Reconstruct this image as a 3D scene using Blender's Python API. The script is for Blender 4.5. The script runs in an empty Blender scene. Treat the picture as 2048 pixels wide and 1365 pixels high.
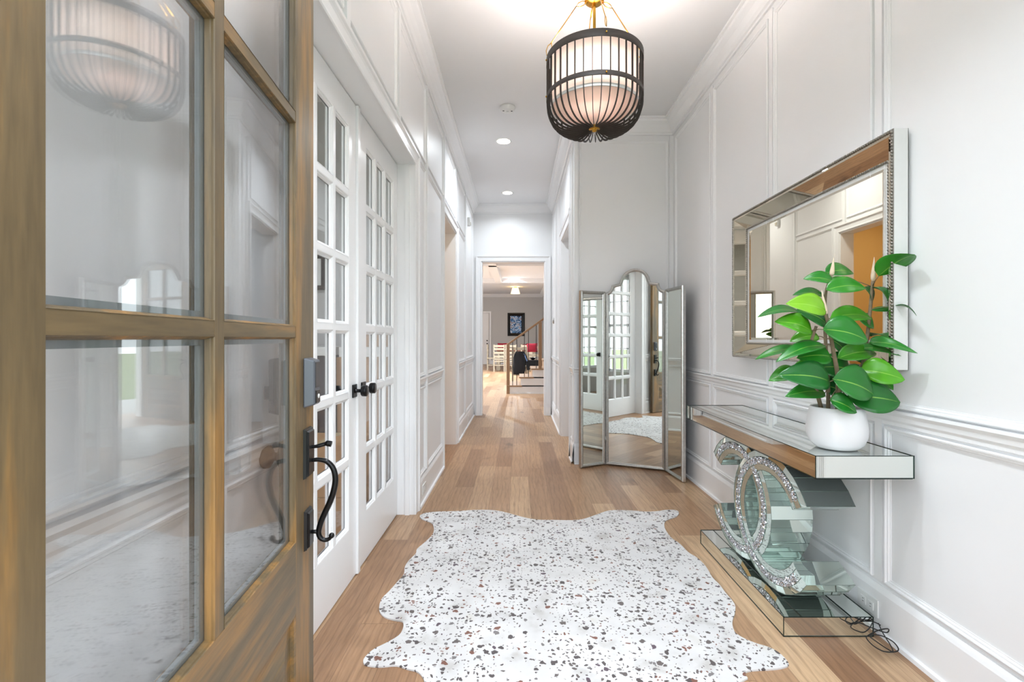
import bpy, bmesh, math, random
from mathutils import Vector, Matrix
random.seed(7)
PI = math.pi
C = bpy.context.scene.collection
scn = bpy.context.scene

# ------------------------------------------------------------------ camera, world, lights, exposure
F = 967.0; CH = 1.22
cam_d = bpy.data.cameras.new('camera'); cam = bpy.data.objects.new('camera', cam_d); C.objects.link(cam)
cam.location = (0, 0, CH); cam.rotation_euler = (PI/2, 0, 0)
cam_d.sensor_width = 36; cam_d.lens = F/2048*36
cam_d.shift_x = -13/2048; cam_d.shift_y = -4.5/2048
cam_d.clip_start = 0.02; cam_d.clip_end = 200
scn.camera = cam
vs = scn.view_settings
vs.view_transform = 'Standard'; vs.look = 'None'; vs.gamma = 1; vs.use_curve_mapping = False
vs.exposure = 2.36
w = bpy.data.worlds.new('sky'); scn.world = w; w.use_nodes = True
nt = w.node_tree; nt.nodes.clear()
wo = nt.nodes.new('ShaderNodeOutputWorld'); bg = nt.nodes.new('ShaderNodeBackground')
sky = nt.nodes.new('ShaderNodeTexSky'); sky.sky_type = 'HOSEK_WILKIE'; sky.turbidity = 6
sky.sun_direction = (0.3, -0.5, 0.8); sky.ground_albedo = 0.5
mx = nt.nodes.new('ShaderNodeMixRGB'); mx.inputs[0].default_value = 0.78
mx.inputs[2].default_value = (.86, 0.93, 1.0, 1)
nt.links.new(sky.outputs[0], mx.inputs[1]); nt.links.new(mx.outputs[0], bg.inputs[0])
nt.links.new(bg.outputs[0], wo.inputs[0]); bg.inputs[1].default_value = 1.22

def portal(loc, rot, sx, sy):
    d = bpy.data.lights.new('sky_portal', 'AREA'); d.shape = 'RECTANGLE'; d.size = sx; d.size_y = sy
    d.cycles.is_portal = True
    o = bpy.data.objects.new('sky_portal', d); C.objects.link(o); o.location = loc; o.rotation_euler = rot
portal((.033, 0.22, 1.21), (PI/2, 0, 0), 1.06, 2.42)
def canlight(name, x, y, z, p, r=0.07, col=(.85, .93, 1), sp=2.6):
    d = bpy.data.lights.new(name, 'AREA'); d.shape = 'DISK'; d.size = 2*r; d.energy = p; d.color = col; d.spread = sp
    o = bpy.data.objects.new(name, d); C.objects.link(o); o.location = (x, y, z)
CANS = [(-0.16, 5.21, 3.4), (-0.16, 7.05, 2), (0.30, 1.1, 2), (.30, 1.7, 2.5)]  # corridor pair is real; the foyer pair is unseen, added as fill
for x, y, p in CANS: canlight('recessed_or_fill_lamp', x, y, 3.335, p, sp=1.75 if y < 3 else 2.6)
canlight('recessed_or_fill_lamp', -0.14, 16.9, 3.335, 30)
canlight('recessed_or_fill_lamp', -2.2, 10.5, 3.335, 40)  # unseen lamp added to brighten the living room
canlight('recessed_or_fill_lamp', -2.2, 14.5, 3.335, 70)  # second added fill lamp for the living room
canlight('recessed_or_fill_lamp', -2.4, 2.4, 3.335, 6)
canlight('recessed_or_fill_lamp', 1.5, 6.0, 3.335, 5)  # added side-room lamp that spills fill light into the corridor
canlight('powder_lamp_light', -1.7, 5.6, 3.3, 3.5, 0.09, (1, .97, .92))
def pointlight(name, loc, p, r, col):
    d = bpy.data.lights.new(name, 'POINT'); d.energy = p; d.shadow_soft_size = r; d.color = col
    o = bpy.data.objects.new(name, d); C.objects.link(o); o.location = loc
PX, PY = 0.408, 2.6            # pendant centre
pointlight('pendant_bulb_light', (PX, PY, 2.60), 8.5, 0.12, (1, .96, .94))
pointlight('flush_lamp_light', (-0.13, 19.8, 3.16), 3, 0.08, (1, .8, .55))

# ------------------------------------------------------------------ materials
def s2l(c):
    return tuple((v/255/12.92 if v/255 <= .04045 else ((v/255+.055)/1.055)**2.4) for v in c) + (1,)
def newmat(name):
    m = bpy.data.materials.new(name); m.use_nodes = True
    n = m.node_tree; b = n.nodes['Principled BSDF']; return m, n, b
def mat(name, rgb, rough=.5, metal=0, var=.04, scale=30, bump=.0, emit=None, es=0, spec=.5, stretch=(1, 1, 1), coat=0):
    m, n, b = newmat(name)
    tc = n.nodes.new('ShaderNodeTexCoord'); mp = n.nodes.new('ShaderNodeMapping'); no = n.nodes.new('ShaderNodeTexNoise')
    mp.inputs['Scale'].default_value = stretch; no.inputs['Scale'].default_value = scale; no.inputs['Detail'].default_value = 4
    n.links.new(tc.outputs['Object'], mp.inputs[0]); n.links.new(mp.outputs[0], no.inputs['Vector'])
    r = n.nodes.new('ShaderNodeMixRGB'); c = s2l(rgb)
    r.inputs[1].default_value = tuple(max(0, v*(1-var)) for v in c[:3])+(1,)
    r.inputs[2].default_value = tuple(min(1, v*(1+var)) for v in c[:3])+(1,)
    n.links.new(no.outputs[0], r.inputs[0]); n.links.new(r.outputs[0], b.inputs['Base Color'])
    b.inputs['Roughness'].default_value = rough; b.inputs['Metallic'].default_value = metal
    b.inputs['Specular IOR Level'].default_value = spec; b.inputs['Coat Weight'].default_value = coat
    if bump:
        bp = n.nodes.new('ShaderNodeBump'); bp.inputs['Strength'].default_value = bump; bp.inputs['Distance'].default_value = .002
        n.links.new(no.outputs[0], bp.inputs['Height']); n.links.new(bp.outputs[0], b.inputs['Normal'])
    if emit:
        b.inputs['Emission Color'].default_value = s2l(emit); b.inputs['Emission Strength'].default_value = es
    return m
def glassmat(name, base=.05, tint=(1, 1, 1), rough=0.0):
    m = bpy.data.materials.new(name); m.use_nodes = True; n = m.node_tree; n.nodes.clear()
    out = n.nodes.new('ShaderNodeOutputMaterial'); tr = n.nodes.new('ShaderNodeBsdfTransparent'); gl = n.nodes.new('ShaderNodeBsdfGlossy')
    tr.inputs[0].default_value = tint+(1,); gl.inputs['Roughness'].default_value = rough
    lw = n.nodes.new('ShaderNodeLayerWeight'); lw.inputs[0].default_value = .5
    p = n.nodes.new('ShaderNodeMath'); p.operation = 'POWER'; p.inputs[1].default_value = 5
    q = n.nodes.new('ShaderNodeMath'); q.operation = 'MULTIPLY_ADD'; q.inputs[1].default_value = 1-base; q.inputs[2].default_value = base
    q.use_clamp = True
    mix = n.nodes.new('ShaderNodeMixShader')
    n.links.new(lw.outputs['Facing'], p.inputs[0]); n.links.new(p.outputs[0], q.inputs[0]); n.links.new(q.outputs[0], mix.inputs[0])
    n.links.new(tr.outputs[0], mix.inputs[1]); n.links.new(gl.outputs[0], mix.inputs[2]); n.links.new(mix.outputs[0], out.inputs[0])
    return m
def M(n, op, a, b=None, c=None):
    x = n.nodes.new('ShaderNodeMath'); x.operation = op
    for i, v in enumerate((a, b, c)):
        if v is None: continue
        if isinstance(v, (int, float)): x.inputs[i].default_value = v
        else: n.links.new(v, x.inputs[i])
    return x.outputs[0]
def ramp(n, fac, stops, interp='LINEAR'):
    r = n.nodes.new('ShaderNodeValToRGB'); r.color_ramp.interpolation = interp
    e = r.color_ramp.elements
    while len(e) < len(stops): e.new(.5)
    for k, (p, c) in enumerate(stops): e[k].position = p; e[k].color = c if len(c) == 4 else s2l(c)
    n.links.new(fac, r.inputs[0]); return r.outputs[0]
def mixc(n, fac, a, b, blend='MIX'):
    x = n.nodes.new('ShaderNodeMixRGB'); x.blend_type = blend
    for i, v in enumerate((fac, a, b)):
        if isinstance(v, (int, float)): x.inputs[i].default_value = v
        elif isinstance(v, tuple): x.inputs[i].default_value = v
        else: n.links.new(v, x.inputs[i])
    return x.outputs[0]

WALL = mat('painted_wall', (237, 237, 238), .42, var=.008, scale=3, bump=.04)
TRIM = mat('white_trim_paint', (241, 241, 242), .28, var=.008, scale=6)
CEIL = mat('ceiling_paint', (234, 234, 235), .75, var=.01, scale=3)
GREIGE = mat('greige_wall', (200, 199, 198), .6, var=.02, scale=3)
ORANGE = mat('ochre_wall', (226, 192, 126), .6, var=.03, scale=3)
MIRROR = mat('mirror_glass', (232, 236, 232), .012, 1, var=.0)
MIRRORW = mat('mirror_glass_bronze', (226, 216, 198), .015, 1, var=.0)
MIRRORG = mat('mirror_glass_green', (220, 234, 228), .015, .84, var=.01)
SILVER = mat('aged_silver_leaf', (188, 187, 184), .3, .92, var=.25, scale=60, bump=.3)
BEAD = mat('beaded_pewter', (150, 145, 138), .3, .9, var=.2, scale=90)
BRASS = mat('brass', (196, 150, 62), .22, 1, var=.05)
IRON = mat('dark_bronze_iron', (50, 43, 39), .62, 0, var=.12, scale=80, bump=.1)
BLACK = mat('black_metal', (22, 22, 24), .28, .5, var=.1)
GREYM = mat('charcoal_plastic', (88, 92, 100), .35, .3, var=.05)
SCREEN = mat('glossy_black_panel', (18, 19, 22), .1, 0)
PLASTIC = mat('white_plastic', (232, 232, 230), .35)
SLOT = mat('dark_slot', (50, 48, 46), .6)
POT = mat('matte_white_ceramic', (236, 236, 238), .38, var=.01)
SOIL = mat('dark_soil', (38, 32, 28), .9, bump=.6)
BARK = mat('ficus_bark', (128, 112, 88), .8, var=.3, scale=60, bump=.5)
BUD = mat('cream_bud', (226, 205, 178), .5, var=.15, scale=40)
SHADE = mat('white_fabric_shade', (238, 228, 220), .8, emit=(255, 226, 210), es=.28, var=.03, scale=120, stretch=(1, 1, .05))
def translu(m, t):
    n = m.node_tree; b = n.nodes['Principled BSDF']; o = n.nodes['Material Output']
    tr = n.nodes.new('ShaderNodeBsdfTranslucent'); tr.inputs[0].default_value = (.95, .88, .84, 1); x = n.nodes.new('ShaderNodeMixShader'); x.inputs[0].default_value = t
    n.links.new(b.outputs[0], x.inputs[1]); n.links.new(tr.outputs[0], x.inputs[2]); n.links.new(x.outputs[0], o.inputs[0])
translu(SHADE, .17); SHADE.node_tree.nodes['Principled BSDF'].inputs['Emission Strength'].default_value = .0
DIFF = mat('shade_diffuser', (238, 214, 200), .7, emit=(255, 208, 184), es=.0)
translu(DIFF, .13)
GLOW = mat('lamp_lens', (255, 250, 240), .5, emit=(255, 246, 232), es=3.0)
WARMSH = mat('warm_glass_shade', (245, 222, 170), .5, emit=(255, 214, 140), es=.75)
OAKN = mat('light_oak', (152, 120, 90), .45, var=.15, scale=12, stretch=(1, 1, .1))
SEAM = mat('dark_glass_edge', (48, 62, 58), .15, .6)
SPACER = mat('grey_glazing_spacer', (126, 132, 134), .4, .4)
CORD = mat('black_rubber', (22, 21, 21), .5)
CARD = mat('cardboard', (176, 140, 104), .8, var=.08)
DARKW = mat('dark_grey_desk', (74, 70, 72), .5, var=.06)
STONE = mat('pale_counter', (220, 220, 218), .3)
WHTW = mat('whitewashed_wood', (172, 160, 140), .6, var=.12, scale=20)
RED = mat('crimson_fabric', (150, 18, 44), .8, var=.2, scale=60)
FABB = mat('black_fabric', (16, 16, 20), .9, var=.3)
FABBL = mat('blue_fabric', (110, 140, 190), .8)
BROWNT = mat('brown_table_top', (110, 62, 42), .4, var=.1)
GLD = glassmat('entry_door_glass', .075)
GLF = glassmat('french_door_glass', .03)
GLW = glassmat('window_glass', .03)
GRASS = mat('lawn', (120, 135, 85), .9, var=.3, scale=3)
CONC = mat('porch_concrete', (190, 188, 184), .8, var=.05)

def floor_mat():
    m, n, b = newmat('oak_plank_floor')
    tc = n.nodes.new('ShaderNodeTexCoord'); sp = n.nodes.new('ShaderNodeSeparateXYZ'); n.links.new(tc.outputs['Object'], sp.inputs[0])
    W = .152
    u = M(n, 'DIVIDE', M(n, 'ADD', sp.outputs[0], .066+10*W), W); row = M(n, 'FLOOR', u); fu = M(n, 'FRACT', u)
    wn = n.nodes.new('ShaderNodeTexWhiteNoise'); wn.noise_dimensions = '1D'; n.links.new(row, wn.inputs['W'])
    v = M(n, 'ADD', M(n, 'DIVIDE', sp.outputs[1], 1.35), M(n, 'MULTIPLY', wn.outputs['Value'], 7.0)); idv = M(n, 'FLOOR', v); fv = M(n, 'FRACT', v)
    cb = n.nodes.new('ShaderNodeCombineXYZ'); n.links.new(row, cb.inputs[0]); n.links.new(idv, cb.inputs[1])
    w2 = n.nodes.new('ShaderNodeTexWhiteNoise'); w2.noise_dimensions = '2D'; n.links.new(cb.outputs[0], w2.inputs['Vector'])
    base = ramp(n, w2.outputs['Value'], [(0, (146, 109, 80)), (.3, (165, 128, 96)), (.6, (178, 142, 109)), (.85, (188, 153, 119)), (1, (202, 170, 135))])
    # grain
    off = n.nodes.new('ShaderNodeVectorMath'); off.operation = 'MULTIPLY_ADD'
    n.links.new(w2.outputs['Color'], off.inputs[0]); off.inputs[1].default_value = (40, 40, 40)
    n.links.new(tc.outputs['Object'], off.inputs[2])
    mp = n.nodes.new('ShaderNodeMapping'); mp.inputs['Scale'].default_value = (1, .07, 1); n.links.new(off.outputs[0], mp.inputs[0])
    g = n.nodes.new('ShaderNodeTexNoise'); g.inputs['Scale'].default_value = 95; g.inputs['Detail'].default_value = 6; g.inputs['Roughness'].default_value = .62
    n.links.new(mp.outputs[0], g.inputs['Vector'])
    mp2 = n.nodes.new('ShaderNodeMapping'); mp2.inputs['Scale'].default_value = (1, .16, 1); n.links.new(off.outputs[0], mp2.inputs[0])
    wv = n.nodes.new('ShaderNodeTexWave'); wv.inputs['Scale'].default_value = 9; wv.inputs['Distortion'].default_value = 9; wv.inputs['Detail'].default_value = 3; wv.inputs['Detail Scale'].default_value = 1.4
    n.links.new(mp2.outputs[0], wv.inputs['Vector'])
    gr = ramp(n, g.outputs[0], [(.3, (170, 165, 160)), (.62, (255, 255, 255))])
    col = mixc(n, .42, base, gr, 'MULTIPLY')
    wr = ramp(n, wv.outputs[0], [(0, (170, 155, 140)), (.25, (250, 250, 250)), (1, (255, 255, 255))])
    col = mixc(n, .3, col, wr, 'MULTIPLY')
    kn = n.nodes.new('ShaderNodeTexNoise'); kn.inputs['Scale'].default_value = 3.4; kn.inputs['Detail'].default_value = 2
    mp3 = n.nodes.new('ShaderNodeMapping'); mp3.inputs['Scale'].default_value = (1.6, .7, 1); n.links.new(off.outputs[0], mp3.inputs[0]); n.links.new(mp3.outputs[0], kn.inputs['Vector'])
    kr = ramp(n, kn.outputs[0], [(.68, (255, 255, 255)), (.8, (110, 80, 62))])
    col = mixc(n, .7, col, kr, 'MULTIPLY')
    e1 = M(n, 'LESS_THAN', fu, .014); e2 = M(n, 'LESS_THAN', fv, .0022); e = M(n, 'MAXIMUM', e1, e2)
    col = mixc(n, M(n, 'MULTIPLY', e, .55), col, s2l((92, 64, 44)))
    n.links.new(col, b.inputs['Base Color']); b.inputs['Roughness'].default_value = .36; b.inputs['Specular IOR Level'].default_value = .45
    bp = n.nodes.new('ShaderNodeBump'); bp.inputs['Strength'].default_value = .25; bp.inputs['Distance'].default_value = .001
    n.links.new(M(n, 'SUBTRACT', g.outputs[0], e), bp.inputs['Height']); n.links.new(bp.outputs[0], b.inputs['Normal'])
    return m
FLOOR = floor_mat()

def rug_mat():
    m, n, b = newmat('speckled_cowhide')
    tc = n.nodes.new('ShaderNodeTexCoord')
    d = n.nodes.new('ShaderNodeTexNoise'); d.inputs['Scale'].default_value = 35; d.inputs['Detail'].default_value = 2
    n.links.new(tc.outputs['Object'], d.inputs['Vector'])
    ds = n.nodes.new('ShaderNodeVectorMath'); ds.operation = 'MULTIPLY_ADD'; n.links.new(d.outputs['Color'], ds.inputs[0]); ds.inputs[1].default_value = (.034, .034, 0)
    n.links.new(tc.outputs['Object'], ds.inputs[2])
    big = n.nodes.new('ShaderNodeTexNoise'); big.inputs['Scale'].default_value = 3.2; big.inputs['Detail'].default_value = 3; n.links.new(tc.outputs['Object'], big.inputs['Vector'])
    tot = None; colr = None
    for sc, r0, r1, dens in ((32, .10, .40, .54), (56, .10, .40, .52)):
        v = n.nodes.new('ShaderNodeTexVoronoi'); v.voronoi_dimensions = '2D'; v.inputs['Scale'].default_value = sc; v.inputs['Randomness'].default_value = .9
        n.links.new(ds.outputs[0], v.inputs['Vector'])
        sp = n.nodes.new('ShaderNodeSeparateColor'); n.links.new(v.outputs['Color'], sp.inputs[0])
        rad = M(n, 'MULTIPLY_ADD', M(n, 'MULTIPLY', sp.outputs[1], sp.outputs[1]), r1-r0, r0)
        ins = M(n, 'LESS_THAN', v.outputs['Distance'], rad)
        thr = M(n, 'MULTIPLY_ADD', big.outputs[0], 1.5, dens-.80)
        s = M(n, 'MULTIPLY', ins, M(n, 'LESS_THAN', sp.outputs[0], thr))
        tot = s if tot is None else M(n, 'MAXIMUM', tot, s)
        if colr is None: colr = sp.outputs[2]
    spot = ramp(n, colr, [(0, (62, 50, 50)), (.35, (84, 72, 70)), (.6, (110, 104, 104)), (.8, (112, 62, 42)), (.92, (74, 52, 66)), (1, (130, 126, 124))], 'CONSTANT')
    fine = n.nodes.new('ShaderNodeTexNoise'); fine.inputs['Scale'].default_value = 7; fine.inputs['Detail'].default_value = 8; n.links.new(tc.outputs['Object'], fine.inputs['Vector'])
    base = ramp(n, fine.outputs[0], [(.28, (180, 176, 172)), (.42, (205, 203, 202)), (.6, (212, 210, 209)), (.75, (203, 199, 192))])
    col = mixc(n, M(n, 'MULTIPLY', tot, .95), base, spot)
    n.links.new(col, b.inputs['Base Color']); b.inputs['Roughness'].default_value = .75
    b.inputs['Sheen Weight'].default_value = .15
    h = n.nodes.new('ShaderNodeTexNoise'); h.inputs['Scale'].default_value = 260; n.links.new(tc.outputs['Object'], h.inputs['Vector'])
    bp = n.nodes.new('ShaderNodeBump'); bp.inputs['Strength'].default_value = .25; bp.inputs['Distance'].default_value = .002
    n.links.new(h.outputs[0], bp.inputs['Height']); n.links.new(bp.outputs[0], b.inputs['Normal'])
    return m
RUG = rug_mat()

def stain_mat(name, stretch, a=(86, 72, 50), b_=(106, 88, 60), c=(146, 108, 58)):
    m, n, b = newmat(name)
    tc = n.nodes.new('ShaderNodeTexCoord'); mp = n.nodes.new('ShaderNodeMapping'); mp.inputs['Scale'].default_value = stretch; n.links.new(tc.outputs['Object'], mp.inputs[0])
    g = n.nodes.new('ShaderNodeTexNoise'); g.inputs['Scale'].default_value = 110; g.inputs['Detail'].default_value = 5; n.links.new(mp.outputs[0], g.inputs['Vector'])
    k = n.nodes.new('ShaderNodeTexNoise'); k.inputs['Scale'].default_value = 13; k.inputs['Detail'].default_value = 5; k.inputs['Roughness'].default_value = .6; n.links.new(mp.outputs[0], k.inputs['Vector'])
    base = ramp(n, k.outputs[0], [(.30, a), (.48, b_), (.62, c)])
    gr = ramp(n, g.outputs[0], [(.3, (150, 150, 150)), (.6, (255, 255, 255))])
    n.links.new(mixc(n, .35, base, gr, 'MULTIPLY'), b.inputs['Base Color']); b.inputs['Roughness'].default_value = .42
    bp = n.nodes.new('ShaderNodeBump'); bp.inputs['Strength'].default_value = .2; bp.inputs['Distance'].default_value = .001
    n.links.new(g.outputs[0], bp.inputs['Height']); n.links.new(bp.outputs[0], b.inputs['Normal'])
    return m
WOODV = stain_mat('stained_wood_upright', (1, 1, .1)); WOODH = stain_mat('stained_wood_level', (.1, 1, 1))

def leaf_mat():
    m, n, b = newmat('ficus_leaf')
    tc = n.nodes.new('ShaderNodeTexCoord'); at = n.nodes.new('ShaderNodeVertexColor'); at.layer_name = 'tone'
    no = n.nodes.new('ShaderNodeTexNoise'); no.inputs['Scale'].default_value = 25; n.links.new(tc.outputs['Object'], no.inputs['Vector'])
    sp = n.nodes.new('ShaderNodeSeparateColor'); n.links.new(at.outputs[0], sp.inputs[0])
    c1 = ramp(n, sp.outputs[0], [(0, (18, 92, 34)), (.4, (38, 128, 30)), (.75, (84, 160, 22)), (1, (128, 186, 34))])
    c2 = mixc(n, M(n, 'MULTIPLY', no.outputs[0], .3), c1, s2l((20, 92, 30)))
    c3 = mixc(n, M(n, 'MULTIPLY', M(n, 'GREATER_THAN', sp.outputs[1], .9), .6), c2, s2l((150, 196, 84)))
    n.links.new(c3, b.inputs['Base Color']); b.inputs['Roughness'].default_value = .32
    return m
LEAF = leaf_mat()

def art_mat():
    m, n, b = newmat('blue_abstract_print')
    tc = n.nodes.new('ShaderNodeTexCoord'); no = n.nodes.new('ShaderNodeTexNoise'); no.inputs['Scale'].default_value = 7; no.inputs['Detail'].default_value = 4; no.inputs['Distortion'].default_value = 1.5
    n.links.new(tc.outputs['Object'], no.inputs['Vector'])
    c = ramp(n, no.outputs[0], [(.3, (16, 18, 40)), (.42, (30, 70, 130)), (.5, (110, 170, 225)), (.56, (235, 238, 240)), (.62, (60, 80, 130)), (.7, (200, 150, 120))])
    n.links.new(c, b.inputs['Base Color']); b.inputs['Roughness'].default_value = .3
    b.inputs['Specular IOR Level'].default_value = .4
    return m
ART = art_mat()

# ------------------------------------------------------------------ mesh helpers
class MB:
    def __init__(s): s.v = []; s.f = []; s.sm = []; s.T = None
    def add(s, vs_, fs, smooth=False):
        o = len(s.v)
        for p in vs_:
            p = Vector(p); s.v.append(s.T @ p if s.T else p)
        for f in fs: s.f.append([i+o for i in f]); s.sm.append(smooth)
    def box(s, x0, x1, y0, y1, z0, z1):
        x0, x1 = min(x0, x1), max(x0, x1); y0, y1 = min(y0, y1), max(y0, y1); z0, z1 = min(z0, z1), max(z0, z1)
        s.add([(x0,y0,z0),(x1,y0,z0),(x1,y1,z0),(x0,y1,z0),(x0,y0,z1),(x1,y0,z1),(x1,y1,z1),(x0,y1,z1)],
              [(0,3,2,1),(4,5,6,7),(0,1,5,4),(1,2,6,5),(2,3,7,6),(3,0,4,7)]); return s
    def quad(s, a, b, c, d): s.add([a, b, c, d], [(0, 1, 2, 3)]); return s
    def lathe(s, prof, c=(0, 0, 0), n=32, ax='z', cap=True):
        vs_ = []; fs = []; k = len(prof)
        for i in range(n):
            a = 2*PI*i/n
            for r, z in prof:
                p = (r*math.cos(a), r*math.sin(a), z)
                if ax == 'y': p = (p[0], p[2], p[1])
                if ax == 'x': p = (p[2], p[0], p[1])
                vs_.append((p[0]+c[0], p[1]+c[1], p[2]+c[2]))
        for i in range(n):
            j = (i+1) % n
            for q in range(k-1): fs.append((i*k+q, j*k+q, j*k+q+1, i*k+q+1))
        s.add(vs_, fs, True)
        if cap:
            for q in (0, k-1):
                if prof[q][0] > 1e-5: 
                    s.f.append([len(s.v)-n*k+i*k+q for i in (range(n) if q else reversed(range(n)))]); s.sm.append(False)
        return s
    def tube(s, pts, r, n=8, cap=True):
        pts = [Vector(p) for p in pts]; rr = r if isinstance(r, (list, tuple)) else [r]*len(pts)
        vs_ = []; fs = []; up = None
        for i, p in enumerate(pts):
            t = (pts[min(i+1, len(pts)-1)]-pts[max(i-1, 0)]).normalized()
            if up is None:
                up = Vector((0, 0, 1)) if abs(t.z) < .9 else Vector((1, 0, 0))
            a = t.cross(up).normalized(); up = a.cross(t).normalized()
            for k in range(n):
                g = 2*PI*k/n; vs_.append(p+a*math.cos(g)*rr[i]+up*math.sin(g)*rr[i])
        for i in range(len(pts)-1):
            for k in range(n):
                j = (k+1) % n; fs.append((i*n+k, i*n+j, (i+1)*n+j, (i+1)*n+k))
        if cap: fs += [tuple(reversed(range(n))), tuple(range((len(pts)-1)*n, len(pts)*n))]
        s.add(vs_, fs, True); return s
    def ball(s, c, r, n=8, m=6, sc=(1, 1, 1)):
        prof = [(max(1e-6, r*math.sin(PI*i/m)), -r*math.cos(PI*i/m)) for i in range(m+1)]
        vs_ = []; fs = []; k = m+1
        for i in range(n):
            a = 2*PI*i/n
            for q, z in prof: vs_.append((c[0]+q*math.cos(a)*sc[0], c[1]+q*math.sin(a)*sc[1], c[2]+z*sc[2]))
        for i in range(n):
            j = (i+1) % n
            for q in range(m): fs.append((i*k+q, j*k+q, j*k+q+1, i*k+q+1))
        s.add(vs_, fs, True); return s
    def sweep(s, pts, closed, prof, mp, smooth=False):
        """profile (offset to the left of the path, height) along a mitred 2D path"""
        N = len(pts); k = len(prof); vs_ = []; fs = []
        for i in range(N):
            p = Vector(pts[i]); d1 = d2 = None
            if closed or i > 0: d1 = (p-Vector(pts[i-1])).normalized()
            if closed or i < N-1: d2 = (Vector(pts[(i+1) % N])-p).normalized()
            if d1 is None: d1 = d2
            if d2 is None: d2 = d1
            n1 = Vector((-d1.y, d1.x)); n2 = Vector((-d2.y, d2.x)); mm = (n1+n2).normalized(); mm = mm/max(.3, mm.dot(n1))
            for o, h in prof:
                q = p+mm*o; vs_.append(mp(q.x, q.y, h))
        for i in range(N if closed else N-1):
            j = (i+1) % N
            for q in range(k-1): fs.append((i*k+q, j*k+q, j*k+q+1, i*k+q+1))
        if not closed: fs += [tuple(reversed(range(k))), tuple(range((N-1)*k, N*k))]
        s.add(vs_, fs, smooth); return s
    def build(s, name, m, parent=None, bevel=0, fixn=True):
        me = bpy.data.meshes.new(name); me.from_pydata([tuple(v) for v in s.v], [], s.f)
        me.materials.append(m)
        for p, q in zip(me.polygons, s.sm): p.use_smooth = q
        if fixn:
            b = bmesh.new(); b.from_mesh(me); bmesh.ops.recalc_face_normals(b, faces=b.faces); b.to_mesh(me); b.free()
        o = bpy.data.objects.new(name, me); C.objects.link(o)
        if parent: o.parent = parent
        if bevel:
            bv = o.modifiers.new('b', 'BEVEL'); bv.width = bevel; bv.segments = 2; bv.limit_method = 'ANGLE'; bv.angle_limit = .7
        return o
def tag(o, label, cat, group=None, kind=None):
    o['label'] = label; o['category'] = cat
    if group: o['group'] = group
    if kind: o['kind'] = kind
    return o
def struct(o, label, cat): return tag(o, label, cat, None, 'structure')
def empty(name, loc=(0, 0, 0), rz=0):
    o = bpy.data.objects.new(name, None); C.objects.link(o); o.location = loc; o.rotation_euler = (0, 0, rz); o.empty_display_size = .05
    return o
def copy_tree(o, parent=None):
    c = o.copy(); C.objects.link(c)
    if parent: c.parent = parent
    for ch in [x for x in C.objects if x.parent == o]: copy_tree(ch, c)
    return c
def bx(name, m, parent, *a, bevel=0): return MB().box(*a).build(name, m, parent, bevel)

# ------------------------------------------------------------------ the shell
XL, XR, XW = -.725, .542, 1.51       # left wall, corridor right wall, foyer right wall
YF, YN, YE = .36, 4.72, 7.69         # front wall inner face, niche wall, corridor end wall
T = .15; ZC = 3.35; OH = 2.445       # wall thickness, ceiling, opening height
struct(MB().box(-4.6, 3.5, -.2, 23.2, -.12, 0).build('floor', FLOOR), 'light oak plank floor running down the hallway', 'floor')
struct(MB().box(-4.6, 3.5, .2, 23.2, ZC, ZC+.12).build('ceiling', CEIL), 'flat white ceiling over the entry hall', 'ceiling')
def wall_y(mb, x0, x1, y0, y1, openings, z1=ZC):
    """wall running along y; openings (ya, yb, za, zb)"""
    y = y0
    for a, b, za, zb in sorted(openings):
        if a > y: mb.box(x0, x1, y, a, 0, z1)
        if za > 0: mb.box(x0, x1, a, b, 0, za)
        if zb < z1: mb.box(x0, x1, a, b, zb, z1)
        y = b
    if y < y1: mb.box(x0, x1, y, y1, 0, z1)
    return mb
def wall_x(mb, y0, y1, x0, x1, openings, z1=ZC):
    x = x0
    for a, b, za, zb in sorted(openings):
        if a > x: mb.box(x, a, y0, y1, 0, z1)
        if za > 0: mb.box(a, b, y0, y1, 0, za)
        if zb < z1: mb.box(a, b, y0, y1, zb, z1)
        x = b
    if x < x1: mb.box(x, x1, y0, y1, 0, z1)
    return mb
FD = (1.668, 3.35, 0, 2.43); LO = (4.66, 5.59, 0, OH); RO = (5.04, 6.05, 0, OH); EO = (-.588, .421, 0, 2.45)
FDW = (FD[0]-.012, FD[1]+.012, 0, FD[3]+.012)
LW = [FD, LO]; LWW = [FDW, LO]
struct(wall_y(MB(), XL-.075, XL, .2, YE, LWW).build('wall_left', WALL), 'white panelled wall along the left of the hall', 'wall')
struct(wall_y(MB(), XW, XW+T, .2, YN+T, []).build('wall_right', WALL), 'white panelled wall behind the mirrored console', 'wall')
struct(wall_x(MB(), YN, YN+T, XR, XW, []).build('wall_niche', WALL), 'short white wall behind the folding floor mirror', 'wall')
struct(wall_y(MB(), XR, XR+T, YN+T, YE, [RO]).build('wall_corridor_right', WALL), 'white corridor wall right of the end doorway', 'wall')
struct(wall_x(MB(), YE, YE+.075, XL, XR+.8, [EO]).build('wall_end', WALL), 'white wall at the hall end around the cased opening', 'wall')
struct(wall_x(MB(), .2, YF, XL-.15, XW, [(-.507, .573, 0, 3.05), (.70, 1.30, .30, 2.43)]).build('wall_front', WALL), 'front wall around the entry doorway behind the camera', 'wall')  # doorway opening carried up for the added transom, second one for the added sidelight
struct(wall_x(MB(), YE+.075, YE+T, -4.5, XR+.8, [EO]).build('wall_living_near', GREIGE), 'greige living room side of the hall end wall', 'wall')
struct(wall_y(MB(), XL-.15, XL-.075, .2, 4.45, [FDW]).build('wall_study_right', GREIGE), 'greige study side of the french door wall', 'wall')
struct(wall_y(MB(), XL-.15, XL-.075, 4.45, 6.75, [LO]).build('wall_powder_right', ORANGE), 'ochre side of the wall at the powder room', 'wall')

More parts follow.
